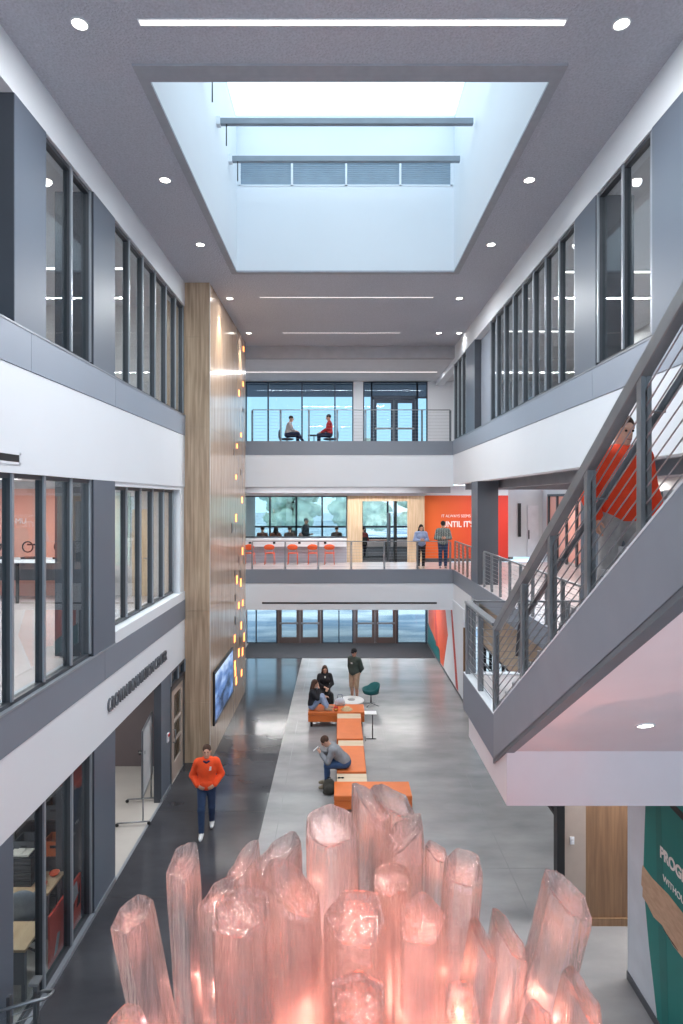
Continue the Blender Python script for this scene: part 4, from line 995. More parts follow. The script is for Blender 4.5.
# seats and counters on the bridges -------------------------------------------------
t = thing('bridge_counter', 'long white counter below the back room window on the middle bridge', 'counter', (-1.8, 24.5, 4.19))
MB().box(-4.1,.26,24.22,24.70,5.12,5.17).build('worktop', WHITE, t, world=True, bevel=.006, seg=1); MB().box(-4.1,.26,24.24,24.27,4.86,5.12).build('apron', WHITE, t, world=True); MB().box(-4.1,.26,24.60,24.66,4.19,4.86).build('back_panel', mat('grey_lilac', (176,176,186), rough=.6), t, world=True)
for x in (-3.64,-2.66,-1.64,-.6): MB().box(x-.05,x+.05,24.232,24.24,4.98,5.06).build('power_socket', BLACK, t, world=True)
ORC = mat('orange_plastic', (232,92,42), rough=.4)
def cafe_chair(label, x, y, z, rz):
    t = thing('cafe_chair', label, 'chair', (x,y,z), rz, 'orange chairs at the white counter')
    sdf_mesh('seat', [ell(A(0,0,.455),A(.215,.21,.028),None,.02)], .018, ORC, t); sdf_mesh('backrest', [ell(A(0,.215,.70),A(.215,.03,.12),None,.02)], .018, ORC, t)
    for sx_ in (-.19,.19):
        MB().tube([(sx_,.20,.0),(sx_*.9,.15,.44)],.012,6).build('leg', ORC, t); MB().tube([(sx_,-.20,.0),(sx_*.9,-.15,.44)],.012,6).build('leg', ORC, t)
        MB().tube([(sx_*.9,.15,.44),(sx_*.9,.22,.62)],.011,6).build('back_post', ORC, t)
    return t
labs = ('orange chair at the counter, half hidden by the wood tower','orange chair at the counter, second from the tower','orange chair at the middle of the white counter','orange chair at the counter, second from the oak post','orange chair at the counter end by the oak post')
first = None
for i, px in enumerate((250,270,293,313,329.5)):
    x = X(px, 23.9)
    if first is None: first = cafe_chair(labs[0], x, 23.85, 4.191, PI); 
    else:
        c = copy_tree(first); c.location = (x, 23.85, 4.191); c['label'] = labs[i]
    if first is not None and i == 0: first.rotation_euler = (0,0,0); first.rotation_euler = (0,0,PI)
# seats face the counter: the backs look at the viewer
for o in [q for q in bpy.data.objects if q.name.startswith('cafe_chair')]: o.rotation_euler = (0,0,PI)
for i, (px, rz, lab) in enumerate(((287, 95, 'dark lounge chair under the woman in the cream top, upper bridge'), (330, -90, 'dark lounge chair under the man in the red sweater, upper bridge'))):
    t = thing('lounge_chair', lab, 'chair', (X(px,24.4), 24.4, 8.881), math.radians(rz), 'dark lounge chairs on the upper bridge')
    NF = mat('navy_fabric', (44,58,76), rough=.8)
    sdf_mesh('seat', [ell(A(0,0,.345),A(.29,.28,.05),None,.03)], .018, NF, t); sdf_mesh('backrest', [ell(A(0,.31,.52),A(.27,.045,.20),None,.03), cap(A(-.2,.27,.36),A(.2,.27,.36),.04,None,.03)], .016, NF, t); MB().tube([(0,0,.03),(0,0,.32)],.025).build('stem', STEELD, t)
    for k in range(4):
        a = PI/4+k*PI/2; MB().tube([(0,0,.06),(.30*math.cos(a),.30*math.sin(a),.014)],[.018,.012]).build('leg', STEELD, t)
t = thing('tall_side_table', 'small dark round table between the seated pair on the upper bridge', 'side table', (X(314,24.95), 24.95, 8.881))
MB().lathe([(0,.54),(.26,.54),(.26,.565),(0,.565)], n=24).build('table_top', mat('navy_fabric', (44,58,76)), t); MB().lathe([(.18,0),(.18,.012),(.02,.03),(.02,.54)], n=16).build('pedestal', STEELD, t)
bx = thing('low_bag', 'small dark bag on the floor between the lounge chairs', 'bag', (X(305,24.3), 24.3, 8.881)); sdf_mesh('body', [ell(A(0,0,.10),A(.17,.09,.11),None,.03)], .014, MATS['strap_black'], bx); MB().tube([(-.06,0,.19),(0,0,.27),(.06,0,.19)],.01).build('handle', MATS['strap_black'], bx)
# tables in the back room
tb = mat('table_brown', (120,92,80), rough=.6)
for i, (x, y, lab) in enumerate(((-2.5, 27.3, 'brown table with seated students behind the counter window'), (-.15, 27.6, 'brown table in the back room by the oak post'), (1.4, 27.3, 'brown table at the edge of the open doorway'))):
    hw = (1.5,.75,.75)[i]; t = thing('classroom_table', lab, 'table', (x,y,4.191), 0, 'brown tables in the back room'); MB().box(-hw,hw,-.35,.35,.71,.75).build('table_top', tb, t, bevel=.005, seg=1)
    for sx_ in (-hw+.07,hw-.07):
        for sy_ in (-.28,.28): MB().box(sx_-.02,sx_+.02,sy_-.02,sy_+.02,0,.71).build('leg', BLACK, t)
def plain_chair(label, x, y, rz):
    t = thing('classroom_chair', label, 'chair', (x,y,4.191), rz, 'dark chairs in the back room')
    MB().box(-.21,.21,-.21,.21,.43,.46).build('seat', MATS['strap_black'], t, bevel=.01, seg=1); MB().box(-.20,.20,.20,.23,.56,.92).build('backrest', MATS['strap_black'], t, bevel=.01, seg=1)
    for sx_ in (-.19,.19):
        for sy_ in (-.19,.19): MB().box(sx_-.012,sx_+.012,sy_-.012,sy_+.012,0,.43).build('leg', STEELD, t)
        MB().box(sx_-.012,sx_+.012,.19,.215,.43,.9).build('back_post', STEELD, t)
    return t
for x, y, rz, lab in ((-3.45,26.62,PI,'chair of the student nearest the tower at the back room table'),(-2.85,26.62,PI,'chair of the second student at the back room table'),(-2.24,26.62,PI,'chair of the third student at the back room table'),(-1.60,26.62,PI,'chair of the student in pink in the back room'),
    (-.75,26.75,PI,'empty dark chair behind the counter window, next to the oak post'),(-.15,26.90,PI,'dark chair of the student by the oak post'),(1.0,26.62,PI,'chair of the student at the open doorway')): plain_chair(lab, x, y, rz)
# teal mural by the walnut door ------------------------------------------------------
MX = 4.06
t = thing('teal_mural', 'teal wall graphic with a torn tan ribbon and white lettering under the stair', 'mural', (MX, 7.0, .05))
def mpoly(name, yz, m, e): MB().prism(yz, 0, MX-e, MX-.0005).build(name, m, t, world=True)
MT = mat('mural_teal', (8,122,116), rough=.5, vary=.05, scale=1.5); MT2 = mat('mural_teal_deep', (8,108,104), rough=.5); TAN = wood('mural_tan', (186,152,124), (204,172,144), rough=.6, sc=(3,3,9))
mpoly('teal_field', [(7.95,2.95),(7.99,2.4),(8.02,1.85),(7.98,1.4),(7.88,.9),(7.76,.45),(7.66,.05),(4.5,.05),(4.5,3.3),(7.93,3.3)], MT, .004)
mpoly('deep_band', [(7.72,3.2),(7.60,3.2),(7.55,2.3),(7.45,1.2),(7.40,.1),(7.55,.1),(7.66,1.5),(7.70,2.4)], MT2, .006)
mpoly('tan_ribbon', [(8.03,1.86),(8.05,1.80),(8.07,1.58),(8.03,1.56),(8.04,1.44),(7.9,1.42),(7.75,1.36),(7.55,1.40),(7.3,1.33),(7.0,1.34),(6.2,1.36),(4.5,1.3),(4.5,1.95),(6.5,1.92),(7.0,1.86),(7.4,1.88),(7.8,1.84)], TAN, .009)
mpoly('black_stroke', [(7.40,3.06),(7.36,2.98),(6.2,2.90),(6.2,3.02)], BLACK, .009); mpoly('black_stroke', [(7.52,1.375),(7.30,1.345),(7.18,1.352),(7.30,1.362)], BLACK, .012)
text('mural_letters', 'PROGRESS', .195, lt, (-.008, 7.60-7.0, 2.24-.05), (PI/2,0,-PI/2), t, ext=.003, bold=.006, sx=.92); text('mural_letters', 'WITHOUT', .115, lt, (-.008, 7.53-7.0, 1.98-.05), (PI/2,0,-PI/2), t, ext=.003)

t = thing('storage_rack', 'dark metal rack of bins behind the storefront, against the back divider', 'rack', (-5.2, 10.02, .004))
for x in (-.75,.75):
    for y in (-.18,.18): MB().box(x-.02,x+.02,y-.02,y+.02,0,2.2).build('upright', BLACK, t)
for z in (.25,.85,1.45,2.05): MB().box(-.75,.75,-.2,.2,z,z+.03).build('shelf', BLACK, t)
cols = ((70,72,78),(120,62,48),(58,60,66),(150,150,150),(84,86,92),(190,96,52),(64,66,72),(96,98,104),(60,62,66))
for i in range(9):
    x = -.48 + (i%3)*.48; z = (.28,.88,1.48)[i//3]
    q = thing('storage_bin', ('lowest','middle','upper')[i//3] + ' shelf bin on the dark rack, ' + ('nearest the far wall','in the middle','nearest the glass')[i%3], 'bin', (-5.2+x, 10.02, .004+z+.002), 0, 'bins on the dark rack')
    b = MB(); b.box(-.17,.17,-.15,.15,0,.015); b.box(-.17,.17,-.15,-.135,.015,.24); b.box(-.17,.17,.135,.15,.015,.24); b.box(-.17,-.155,-.135,.135,.015,.24); b.box(.155,.17,-.135,.135,.015,.24)
    b.build('bin_body', mat('bin_%d' % i, cols[i], rough=.6), q); MB().box(-.05,.05,-.158,-.15,.14,.18).build('grip', BLACK, q)
# ------------------------------------------------------------------ glowing crystal sculpture
def crystal_mat():
    m = bpy.data.materials.new('cast_crystal'); m.use_nodes = True; nt = m.node_tree
    b = nt.nodes['Principled BSDF']; out = nt.nodes['Material Output']
    b.inputs['Base Color'].default_value = (1,.97,.96,1); b.inputs['Roughness'].default_value = .02; b.inputs['IOR'].default_value = 1.32; b.inputs['Transmission Weight'].default_value = 1.0
    tc = nt.nodes.new('ShaderNodeTexCoord'); mp = nt.nodes.new('ShaderNodeMapping'); mp.inputs['Scale'].default_value = (1,1,.05); nt.links.new(tc.outputs['Object'], mp.inputs[0])
    n = nt.nodes.new('ShaderNodeTexNoise'); n.inputs['Scale'].default_value = 26; n.inputs['Detail'].default_value = 6; nt.links.new(mp.outputs[0], n.inputs['Vector'])
    n2 = nt.nodes.new('ShaderNodeTexNoise'); n2.inputs['Scale'].default_value = 34; n2.inputs['Detail'].default_value = 3; nt.links.new(mp.outputs[0], n2.inputs['Vector'])
    bp = nt.nodes.new('ShaderNodeBump'); bp.inputs['Strength'].default_value = .7; bp.inputs['Distance'].default_value = .02; nt.links.new(n2.outputs['Fac'], bp.inputs['Height']); nt.links.new(bp.outputs[0], b.inputs['Normal'])
    df = nt.nodes.new('ShaderNodeBsdfDiffuse'); df.inputs['Color'].default_value = (.95,.84,.82,1); tl = nt.nodes.new('ShaderNodeBsdfTranslucent'); tl.inputs['Color'].default_value = (.97,.84,.81,1)
    mx = nt.nodes.new('ShaderNodeMixShader'); mx.inputs[0].default_value = .6; nt.links.new(df.outputs[0], mx.inputs[1]); nt.links.new(tl.outputs[0], mx.inputs[2])
    mr = nt.nodes.new('ShaderNodeMapRange'); mr.inputs['From Min'].default_value = .40; mr.inputs['From Max'].default_value = .70; mr.inputs['To Min'].default_value = .04; mr.inputs['To Max'].default_value = .24; nt.links.new(n.outputs['Fac'], mr.inputs['Value'])
    tr = nt.nodes.new('ShaderNodeBsdfTransparent'); tr.inputs['Color'].default_value = (.99,.945,.935,1)
    m0 = nt.nodes.new('ShaderNodeMixShader'); m0.inputs[0].default_value = .6; nt.links.new(tr.outputs[0], m0.inputs[1]); nt.links.new(b.outputs[0], m0.inputs[2])
    m2 = nt.nodes.new('ShaderNodeMixShader'); nt.links.new(mr.outputs[0], m2.inputs[0]); nt.links.new(m0.outputs[0], m2.inputs[1]); nt.links.new(mx.outputs[0], m2.inputs[2])
    lw_ = nt.nodes.new('ShaderNodeLayerWeight'); lw_.inputs['Blend'].default_value = .35; nt.links.new(bp.outputs[0], lw_.inputs['Normal'])
    ml = nt.nodes.new('ShaderNodeMath'); ml.operation = 'MULTIPLY'; ml.inputs[1].default_value = .75; nt.links.new(lw_.outputs['Facing'], ml.inputs[0])
    gs = nt.nodes.new('ShaderNodeBsdfGlossy'); gs.inputs['Roughness'].default_value = .08; nt.links.new(bp.outputs[0], gs.inputs['Normal'])
    m3 = nt.nodes.new('ShaderNodeMixShader'); nt.links.new(ml.outputs[0], m3.inputs[0]); nt.links.new(m2.outputs[0], m3.inputs[1]); nt.links.new(gs.outputs[0], m3.inputs[2]); nt.links.new(m3.outputs[0], out.inputs['Surface'])
    return m
CRY = crystal_mat(); TIPS = []
SCX, SCY = .26, 4.75
cs = thing('crystal_sculpture', 'large cluster of clear cast crystals glowing salmon pink from below', 'sculpture', (SCX, SCY, 0))
MB().lathe([(1.35,0),(1.35,.10),(1.30,.14),(1.30,.50),(1.34,.54),(1.34,.60),(.0,.60)], n=48).build('pedestal', mat('pedestal_dark', (52,52,56), rough=.5), cs)
MB().lathe([(.0,.602),(1.15,.602),(1.15,.62),(.0,.62)], n=40).build('light_bed', emit('salmon_glow', (255,120,88), 6.0), cs)
def crystal(px, py, y, wpx, bpx, slope=(0,0), seed=0, sides=6, round_=.07, back=.45):
    rg = random.Random(seed+50)
    T_ = Vector((X(px,y), y, Zh(py,y))); s = (bpx-px)/max(70.0, 1024.0-py); zb = .56
    B = Vector((T_.x + s*(T_.z-zb)*.85, y + (SCY-y)*back, zb))
    ax = (T_-B); L = ax.length; ax.normalize()
    e1 = Vector((1,0,0)); e1 = (e1 - ax*e1.dot(ax)).normalized(); e2 = ax.cross(e1)
    R0 = wpx/2*y/F; n = 42; ph = rg.uniform(0, 2*PI); rad = [rg.uniform(.86,1.12) for _ in range(sides)]
    def prof(a):
        t = ((a-ph)/(2*PI)*sides) % sides; i = int(t); f = t-i
        r = rad[i % sides]*(1-f)+rad[(i+1) % sides]*f
        poly = math.cos(PI/sides)/math.cos(PI/sides*(2*f-1))
        return r*(poly*(1-round_)+round_)*1.04 - .018*math.exp(-((f-.5)/.12)**2)
    b = MB(); zs_ = [0,.2,.36,.48,.58,.66,.73,.79,.84,.885,.91,.935,.955,.975,1.0]
    def disp(p, fq, am): return noise.noise(Vector(p)*fq + Vector((seed*3.1,0,0)))*am
    for u in zs_:
        c = B + ax*(L*u)
        for k in range(n):
            a = 2*PI*k/n; r = R0*prof(a)*(.90+.10*u)*(1 - (.03 if u == 1.0 else 0))
            r *= 1 + disp((math.cos(a),math.sin(a),u*4), 1.6, .03) + disp((math.cos(a)*2,math.sin(a)*2,u*14), 1.5, .014)
            p = c + e1*(math.cos(a)*r) + e2*(math.sin(a)*r)
            h = (math.cos(a)*slope[0] + math.sin(a)*slope[1])*R0
            p += ax*(h*max(0,(u-.88)/.12) )
            b.v.append(tuple(p))
    for (rf, dz) in ((.95,.035),(.87,.025),(.78,-.045),(.60,-.085),(.32,-.10),(.10,-.10)):
        for k in range(n):
            a = 2*PI*k/n; r = R0*prof(a)*rf
            p = T_ + e1*(math.cos(a)*r) + e2*(math.sin(a)*r) + ax*((math.cos(a)*slope[0]+math.sin(a)*slope[1])*R0*rf + R0*dz*2.2 + disp((math.cos(a)*rf,math.sin(a)*rf,0), 3.2, .075)*R0)
            b.v.append(tuple(p))
    rows_ = len(zs_)+6
    for i in range(rows_-1):
        for k in range(n): b.f.append((i*n+k, i*n+(k+1)%n, (i+1)*n+(k+1)%n, (i+1)*n+k))
    b.smooth = set(range(len(b.f)))
    b.f.append(tuple(range(n))[::-1]); b.f.append(tuple((rows_-1)*n+k for k in range(n)))
    q = T_ - ax*(R0*.9); TIPS.append((q.x, q.y, q.z, R0))
    o = b.build('crystal', CRY, cs, world=True); o.data.set_sharp_from_angle(angle=math.radians(24))
    return o
#        px   py    depth width base  slope(right, away)
CR = [(132, 915, 4.55, 40, 156, (.10,.35), 1, 6), (185, 862, 4.85, 35, 198, (.10,.75), 2, 5), (241, 912, 4.40, 60, 246, (.0,.25), 3, 6), (219, 895, 4.62, 40, 226, (.5,.2), 4, 5),
      (243, 862, 4.95, 34, 262, (.75,.5), 5, 5), (279, 853, 5.15, 46, 290, (.55,.2), 6, 6), (291, 888, 4.80, 54, 304, (-.65,.45), 7, 6), (330, 826, 5.20, 57, 331, (.05,.35), 8, 6),
      (371, 803, 5.45, 38, 372, (-.75,.3), 9, 5), (392, 801, 5.70, 46, 394, (-.45,.2), 10, 6), (404, 834, 5.30, 46, 402, (.6,.15), 11, 5), (437, 852, 5.25, 26, 432, (-.5,.3), 12, 5),
      (464, 868, 4.95, 42, 447, (.0,.5), 13, 6), (357, 919, 4.35, 64, 357, (.0,.2), 14, 6), (422, 920, 4.45, 50, 421, (.05,.55), 15, 5), (484, 940, 4.75, 34, 468, (-.95,.3), 16, 5),
      (509, 936, 4.90, 42, 492, (-.85,.3), 17, 6), (567, 895, 4.85, 50, 528, (-.35,.35), 18, 6), (586, 1000, 4.25, 52, 570, (-.8,.3), 19, 5), (359, 1000, 3.95, 60, 359, (.0,.15), 20, 6),
      (461, 1008, 4.05, 36, 459, (.1,1.0), 21, 5), (540, 1022, 4.0, 36, 530, (-.3,.3), 22, 5), (124, 1026, 4.1, 40, 150, (.0,.3), 23, 6), (314, 960, 5.0, 44, 316, (.2,.3), 24, 6), (452, 930, 5.2, 40, 446, (.2,.3), 25, 6), (392, 880, 5.0, 42, 392, (.2,.3), 26, 6)]
for c in CR: crystal(*c[:5], slope=(c[5][0], c[5][1]*.7+.05), seed=c[6], sides=c[7])
for (x, y, z, p) in ((-1.3,4.5,2.5,.5),(-1.0,4.75,2.9,.5),(1.35,4.6,2.8,.5),(-.85,4.6,1.9,.7),(-.45,4.45,2.3,1.),(.0,4.3,2.3,1.2),(.45,4.4,2.5,1.2),(1.0,4.6,2.1,.8),(1.2,4.75,2.3,.7),(.2,5.0,2.7,1.2),(-.25,4.75,2.7,.5),(.6,5.0,2.8,.5),(.1,5.2,3.2,.4),(.35,4.6,2.8,.5),(.75,4.5,2.4,.6)):
    l = bpy.data.lights.new('led_core', 'POINT'); l.energy = 42*p*CRYK; l.color = (1,.36,.27); l.shadow_soft_size = 0
    o = bpy.data.objects.new('led_core', l); COL.objects.link(o); o.location = (x,y,z)

for (x, y, z, r0) in TIPS:
    l = bpy.data.lights.new('crystal_led', 'POINT'); l.energy = 20*r0*CRYK; l.color = (1,.36,.24); l.shadow_soft_size = 0
    o = bpy.data.objects.new('crystal_led', l); COL.objects.link(o); o.location = (x,y,z)

# ------------------------------------------------------------------ people
def fab(n, rgb, vary=.12, sc=14): return mat(n, rgb, rough=.9, vary=vary, scale=sc)
HAIRB = fab('hair_brown', (72,50,38), .25, 40); HAIRD = fab('hair_dark', (38,28,26), .25, 40); HAIRL = fab('hair_chestnut', (104,66,48), .25, 40)
JEAN = fab('blue_jeans', (46,66,98)); JEAND = fab('dark_jeans', (38,44,70)); DARK = fab('charcoal_knit', (44,44,48)); KHAKI = fab('khaki_cotton', (190,158,132)); SHOEW = fab('white_leather', (226,226,226), .05); SHOED = fab('dark_shoe', (40,40,42))
HOODY = fab('orange_fleece', (238,82,36), .06); GREYK = fab('grey_knit', (136,140,146))
# man in the orange hoodie walking towards the viewer
J = stand_pose(step=.17)
for a in ('kn','an'):
    l_, r_ = J[a+'L'].copy(), J[a+'R'].copy(); J[a+'L'] = r_*A(-1,1,1); J[a+'R'] = l_*A(-1,1,1)
for s, k in ((1,'L'),(-1,'R')):
    J['el'+k] = A(s*.285,.06,1.13); J['wr'+k] = A(s*.165,-.13,.99); J['hd'+k] = A(-s*.75,-.25,-.35); J['pn'+k] = A(-s*.2,1,0)
J['fd'] = A(0,-1,.02)
p = person('person', 'person in an orange hoodie and blue jeans walking across the dark floor', (-2.72, 12.25, 0), math.radians(8), J, top=HOODY, bottom=JEAN, shoe=SHOEW, hair=HAIRB, hood=True, loose=.012, girth=1.04)
sdf_mesh('hoodie_pocket', [ell(A(0,-.135,1.02),A(.13,.035,.075),None,.02)], .012, HOODY, p)
MB().prism([(.055,1.30),(.10,1.305),(.105,1.375),(.07,1.38)], 1, -.162, -.150).build('chest_emblem', mat('emblem_white', (240,236,232)), p)
MB().tube([(-.06,-.075,1.46),(0,-.105,1.44),(.06,-.075,1.46)], .022, 8).build('shirt_collar', fab('navy_shirt', (36,34,70)), p)
# standing man in shorts by the round table
J = stand_pose(); J['elR'] = A(-.24,.06,1.13); J['wrR'] = A(-.20,.05,.90); J['elL'] = A(.25,.08,1.13); J['wrL'] = A(.13,.14,.98); J['fd'] = A(.25,-1,-.3)
p = person('person', 'person in a dark sweater, black cap and khaki shorts standing by the round table', (.48, 20.12, 0), math.radians(-38), J, top=fab('dark_green_knit', (62,72,66)), bottom=KHAKI, shorts=True, shoe=SHOED, hat=fab('black_cap', (28,28,32)), hair=HAIRD, loose=.014)
MB().prism([(-.03,1.28),(.03,1.28),(.03,1.33),(-.03,1.33)], 1, -.158, -.148).build('chest_emblem', MATS['emblem_white'], p)
# woman in black facing the viewer
t = thing('round_pouf', 'low dark pouf under the long haired person in black', 'pouf', (-.50, 19.62, 0)); MB().lathe([(.0,.0),(.25,.0),(.29,.04),(.30,.22),(.29,.40),(.25,.44),(.0,.44)], n=28).build('upholstery', MATS['strap_black'], t); MB().lathe([(.292,.22),(.305,.225),(.292,.23)], n=28, close=False).build('piping', DARK, t)
J = sit_pose(.44, .06, .11); J['wrL'] = A(.10,-.30,.66); J['wrR'] = A(-.05,-.28,.70); J['hdL'] = A(-.5,-.8,-.2); J['hdR'] = A(.6,-.7,0)
p = person('person', 'long haired person in black sitting behind the far orange bench, facing the viewer', (-.50, 19.62, 0), math.radians(6), J, h=1.68, female=True, top=fab('black_cardigan', (32,30,34)), bottom=fab('black_trousers', (30,30,34)), shoe=SHOED, hair=HAIRB, long_hair=True, seat=.44, loose=.01)
MB().box(-.02,.02,-.158,-.148,.93,.98).build('name_badge', MATS['emblem_white'], p)
# woman with legs up on the far bench
J = sit_pose(.46, .10, .10); z = .46
for s, k in ((1,'L'),(-1,'R')):
    J['kn'+k] = A(s*.11,-.30,z+.38); J['an'+k] = A(s*.10,-.47,z+.085); J['hip'+k] = A(s*.09,-.02,z+.095)
J['wrL'] = A(.14,-.36,z+.36); J['elL'] = A(.25,-.12,z+.33); J['elR'] = A(-.24,-.20,z+.40); J['wrR'] = A(-.10,-.22,z+.66); J['hdR'] = A(.2,.1,1); J['pnR'] = A(0,1,.2); J['fd'] = A(.1,-1,-.2)
person('person', 'person in a dark hoodie and light jeans with legs up on the far orange bench', (-.83, 18.02, 0), math.radians(84), J, h=1.66, female=True, top=fab('black_fleece', (36,36,42)), bottom=fab('light_jeans', (150,166,196)), shoe=fab('tan_shoe', (176,150,130)), hair=HAIRB, long_hair=True, seat=.46, loose=.01)
# man bent over his phone
J = sit_pose(.46, .78, .13); J['head'] = J['neck'] + A(0,-.125,.115); J['fd'] = A(0,-1,-1.0)
for s, k in ((1,'L'),(-1,'R')):
    J['el'+k] = A(s*.22,-.42,.66); J['wr'+k] = A(s*.05,-.58,.78); J['hd'+k] = A(-s*.25,-.6,.5); J['pn'+k] = A(-s*.3,.6,.6)
p = person('person', 'person in a grey sweater and jeans bent over a phone on the orange ottoman', (.13, 14.13, 0), math.radians(-88), J, top=GREYK, bottom=JEAND if False else fab('mid_jeans', (54,80,120)), shoe=fab('olive_shoe', (132,122,104)), hair=HAIRB, seat=.46, loose=.012)
ph = MB().box(-.036,.036,-.004,.004,-.074,.074).build('mobile_phone', mat('phone_pale', (220,224,228), rough=.3), bevel=.003); ph.location = (-.57, 14.11, .90); ph.rotation_euler = (math.radians(-50),0,math.radians(-88)); tag(ph, 'pale phone held by the bent over person in grey', 'phone')
# pair leaning at the middle bridge guard
J = stand_pose(lean=.02)
for s, k in ((1,'L'),(-1,'R')):
    J['el'+k] = A(s*.26,-.02,1.14); J['wr'+k] = A(s*.08,-.24,1.13); J['hd'+k] = A(-s*.8,-.5,.2); J['pn'+k] = A(-s*.2,1,.3)
J['fd'] = A(0,-1,-.35)
person('person', 'long haired person in a pale blue sweater at the middle bridge guard', (X(421,22.5), 22.5, 4.191), math.radians(4), J, h=1.62, female=True, top=fab('pale_blue_knit', (150,166,200)), bottom=fab('black_leggings', (36,34,40)), shoe=fab('beige_shoe', (196,176,160)), hair=HAIRD, long_hair=True, loose=.012)
m, nt, bs = _new('plaid_flannel'); tc = nt.nodes.new('ShaderNodeTexCoord'); ck = nt.nodes.new('ShaderNodeTexChecker'); ck.inputs['Scale'].default_value = 22; ck.inputs['Color1'].default_value = lin((34,40,48)); ck.inputs['Color2'].default_value = lin((92,122,112)); nt.links.new(tc.outputs['Object'], ck.inputs['Vector'])
wv = nt.nodes.new('ShaderNodeTexWave'); wv.inputs['Scale'].default_value = 5; nt.links.new(tc.outputs['Object'], wv.inputs['Vector']); mxr = nt.nodes.new('ShaderNodeMix'); mxr.data_type = 'RGBA'; mxr.inputs[0].default_value = .25; nt.links.new(ck.outputs[0], mxr.inputs[6]); nt.links.new(wv.outputs['Color'], mxr.inputs[7]); nt.links.new(mxr.outputs[2], bs.inputs['Base Color']); bs.inputs['Roughness'].default_value = .9
person('person', 'person in a dark plaid shirt, cap and jeans before the orange wall', (X(443,22.55), 22.55, 4.191), math.radians(-4), {**J, 'fd': A(-.1,-1,-.6)}, h=1.74, girth=1.06, top=m, bottom=JEAN, shoe=fab('grey_shoe', (150,140,140)), hair=HAIRD, hat=MATS['black_cap'], loose=.018)
# pair on the upper bridge
J = sit_pose(.40, .22, .10); J['wrL'] = A(.08,-.36,.66); J['wrR'] = A(-.08,-.34,.66); J['knR'] = A(-.05,-.44,.56); J['anR'] = A(.04,-.66,.24)
person('person', 'person in a cream top seated with crossed legs on the upper bridge', (X(287,24.4)+.02, 24.4, 8.881), math.radians(92), J, h=1.66, female=True, top=fab('cream_knit', (170,164,164)), bottom=JEAND, shoe=SHOED, hair=HAIRD, seat=.40, vox=.014)
J = sit_pose(.40, .02, .12)
person('person', 'person in a red sweater seated at the small table on the upper bridge', (X(330,24.4)-.02, 24.4, 8.881), math.radians(-90), J, top=fab('red_knit', (176,44,48)), bottom=JEAND, shoe=SHOED, hair=HAIRD, seat=.40, vox=.014)
# students in the back room
J = stand_pose(); J['wrR'] = A(-.14,-.26,1.06); J['hdR'] = A(.6,-.7,.2)
person('person', 'person in dark clothes standing in the back room behind the counter', (X(306,26.0), 26.0, 4.191), math.radians(70), J, h=1.76, top=fab('navy_jumper', (40,48,58)), bottom=DARK, shoe=SHOED, hair=HAIRD, vox=.014)
def sitter(lab, x, y, rz, col, hairm, lh=False, n='knit'):
    J = sit_pose(.46, .14, .12); J['wrL'] = A(.14,-.36,.80); J['wrR'] = A(-.14,-.36,.80)
    person('person', lab, (x, y, 4.191), rz, J, h=1.70, female=lh, top=fab(n, col), bottom=JEAND, shoe=SHOED, hair=hairm, long_hair=lh, seat=.462, vox=.016, face=True)
sitter('seated student in dark red nearest the tower, back room table', -3.45, 26.60, PI, (104,66,64), HAIRD, n='maroon_knit')
sitter('seated student in rust, second at the back room table', -2.85, 26.60, PI, (124,76,64), HAIRD, True, n='rust_knit')
sitter('seated student in brown, third at the back room table', -2.24, 26.60, PI, (96,72,64), HAIRB, n='brown_knit')
sitter('seated student in pink behind the counter, next to the standing person', -1.60, 26.60, PI, (216,170,164), HAIRD, True, n='pink_knit')
sitter('seated student in dark clothes by the oak post', -.15, 26.88, PI, (84,72,68), HAIRB, n='umber_knit')
sitter('seated student in dark red at the open doorway', 1.0, 26.60, PI, (110,52,52), HAIRD, n='claret_knit')
# man on the stair
J = stand_pose(step=.0)
r_ = .28*SL
J['knL'] = A(.10,-.08,.54); J['anL'] = A(.10,-.02,.085); J['knR'] = A(-.10,-.06,.42); J['anR'] = A(-.10,.28,.085-r_+.01)
J['knR'] = A(-.10,.06,.42); J['elL'] = A(.28,.06,1.13); J['wrL'] = A(.29,-.10,.90); J['elR'] = A(-.28,.06,1.13); J['wrR'] = A(-.29,-.08,.90)
J['fd'] = A(0,-1,-.2)
zt = 4.19 + (int((LY0-5.10)/run)+1)*rise
p = person('person', 'person in an orange sweatshirt and grey trousers climbing the stair behind the cables', (2.42, 5.14, zt), math.radians(8), J, h=1.76, girth=1.1, top=fab('red_orange_fleece', (232,70,34), .06), bottom=fab('grey_sweatpants', (164,160,158)), shoe=SHOEW, hair=HAIRB, loose=.02, seat=None)
p.location.z = zt + .012
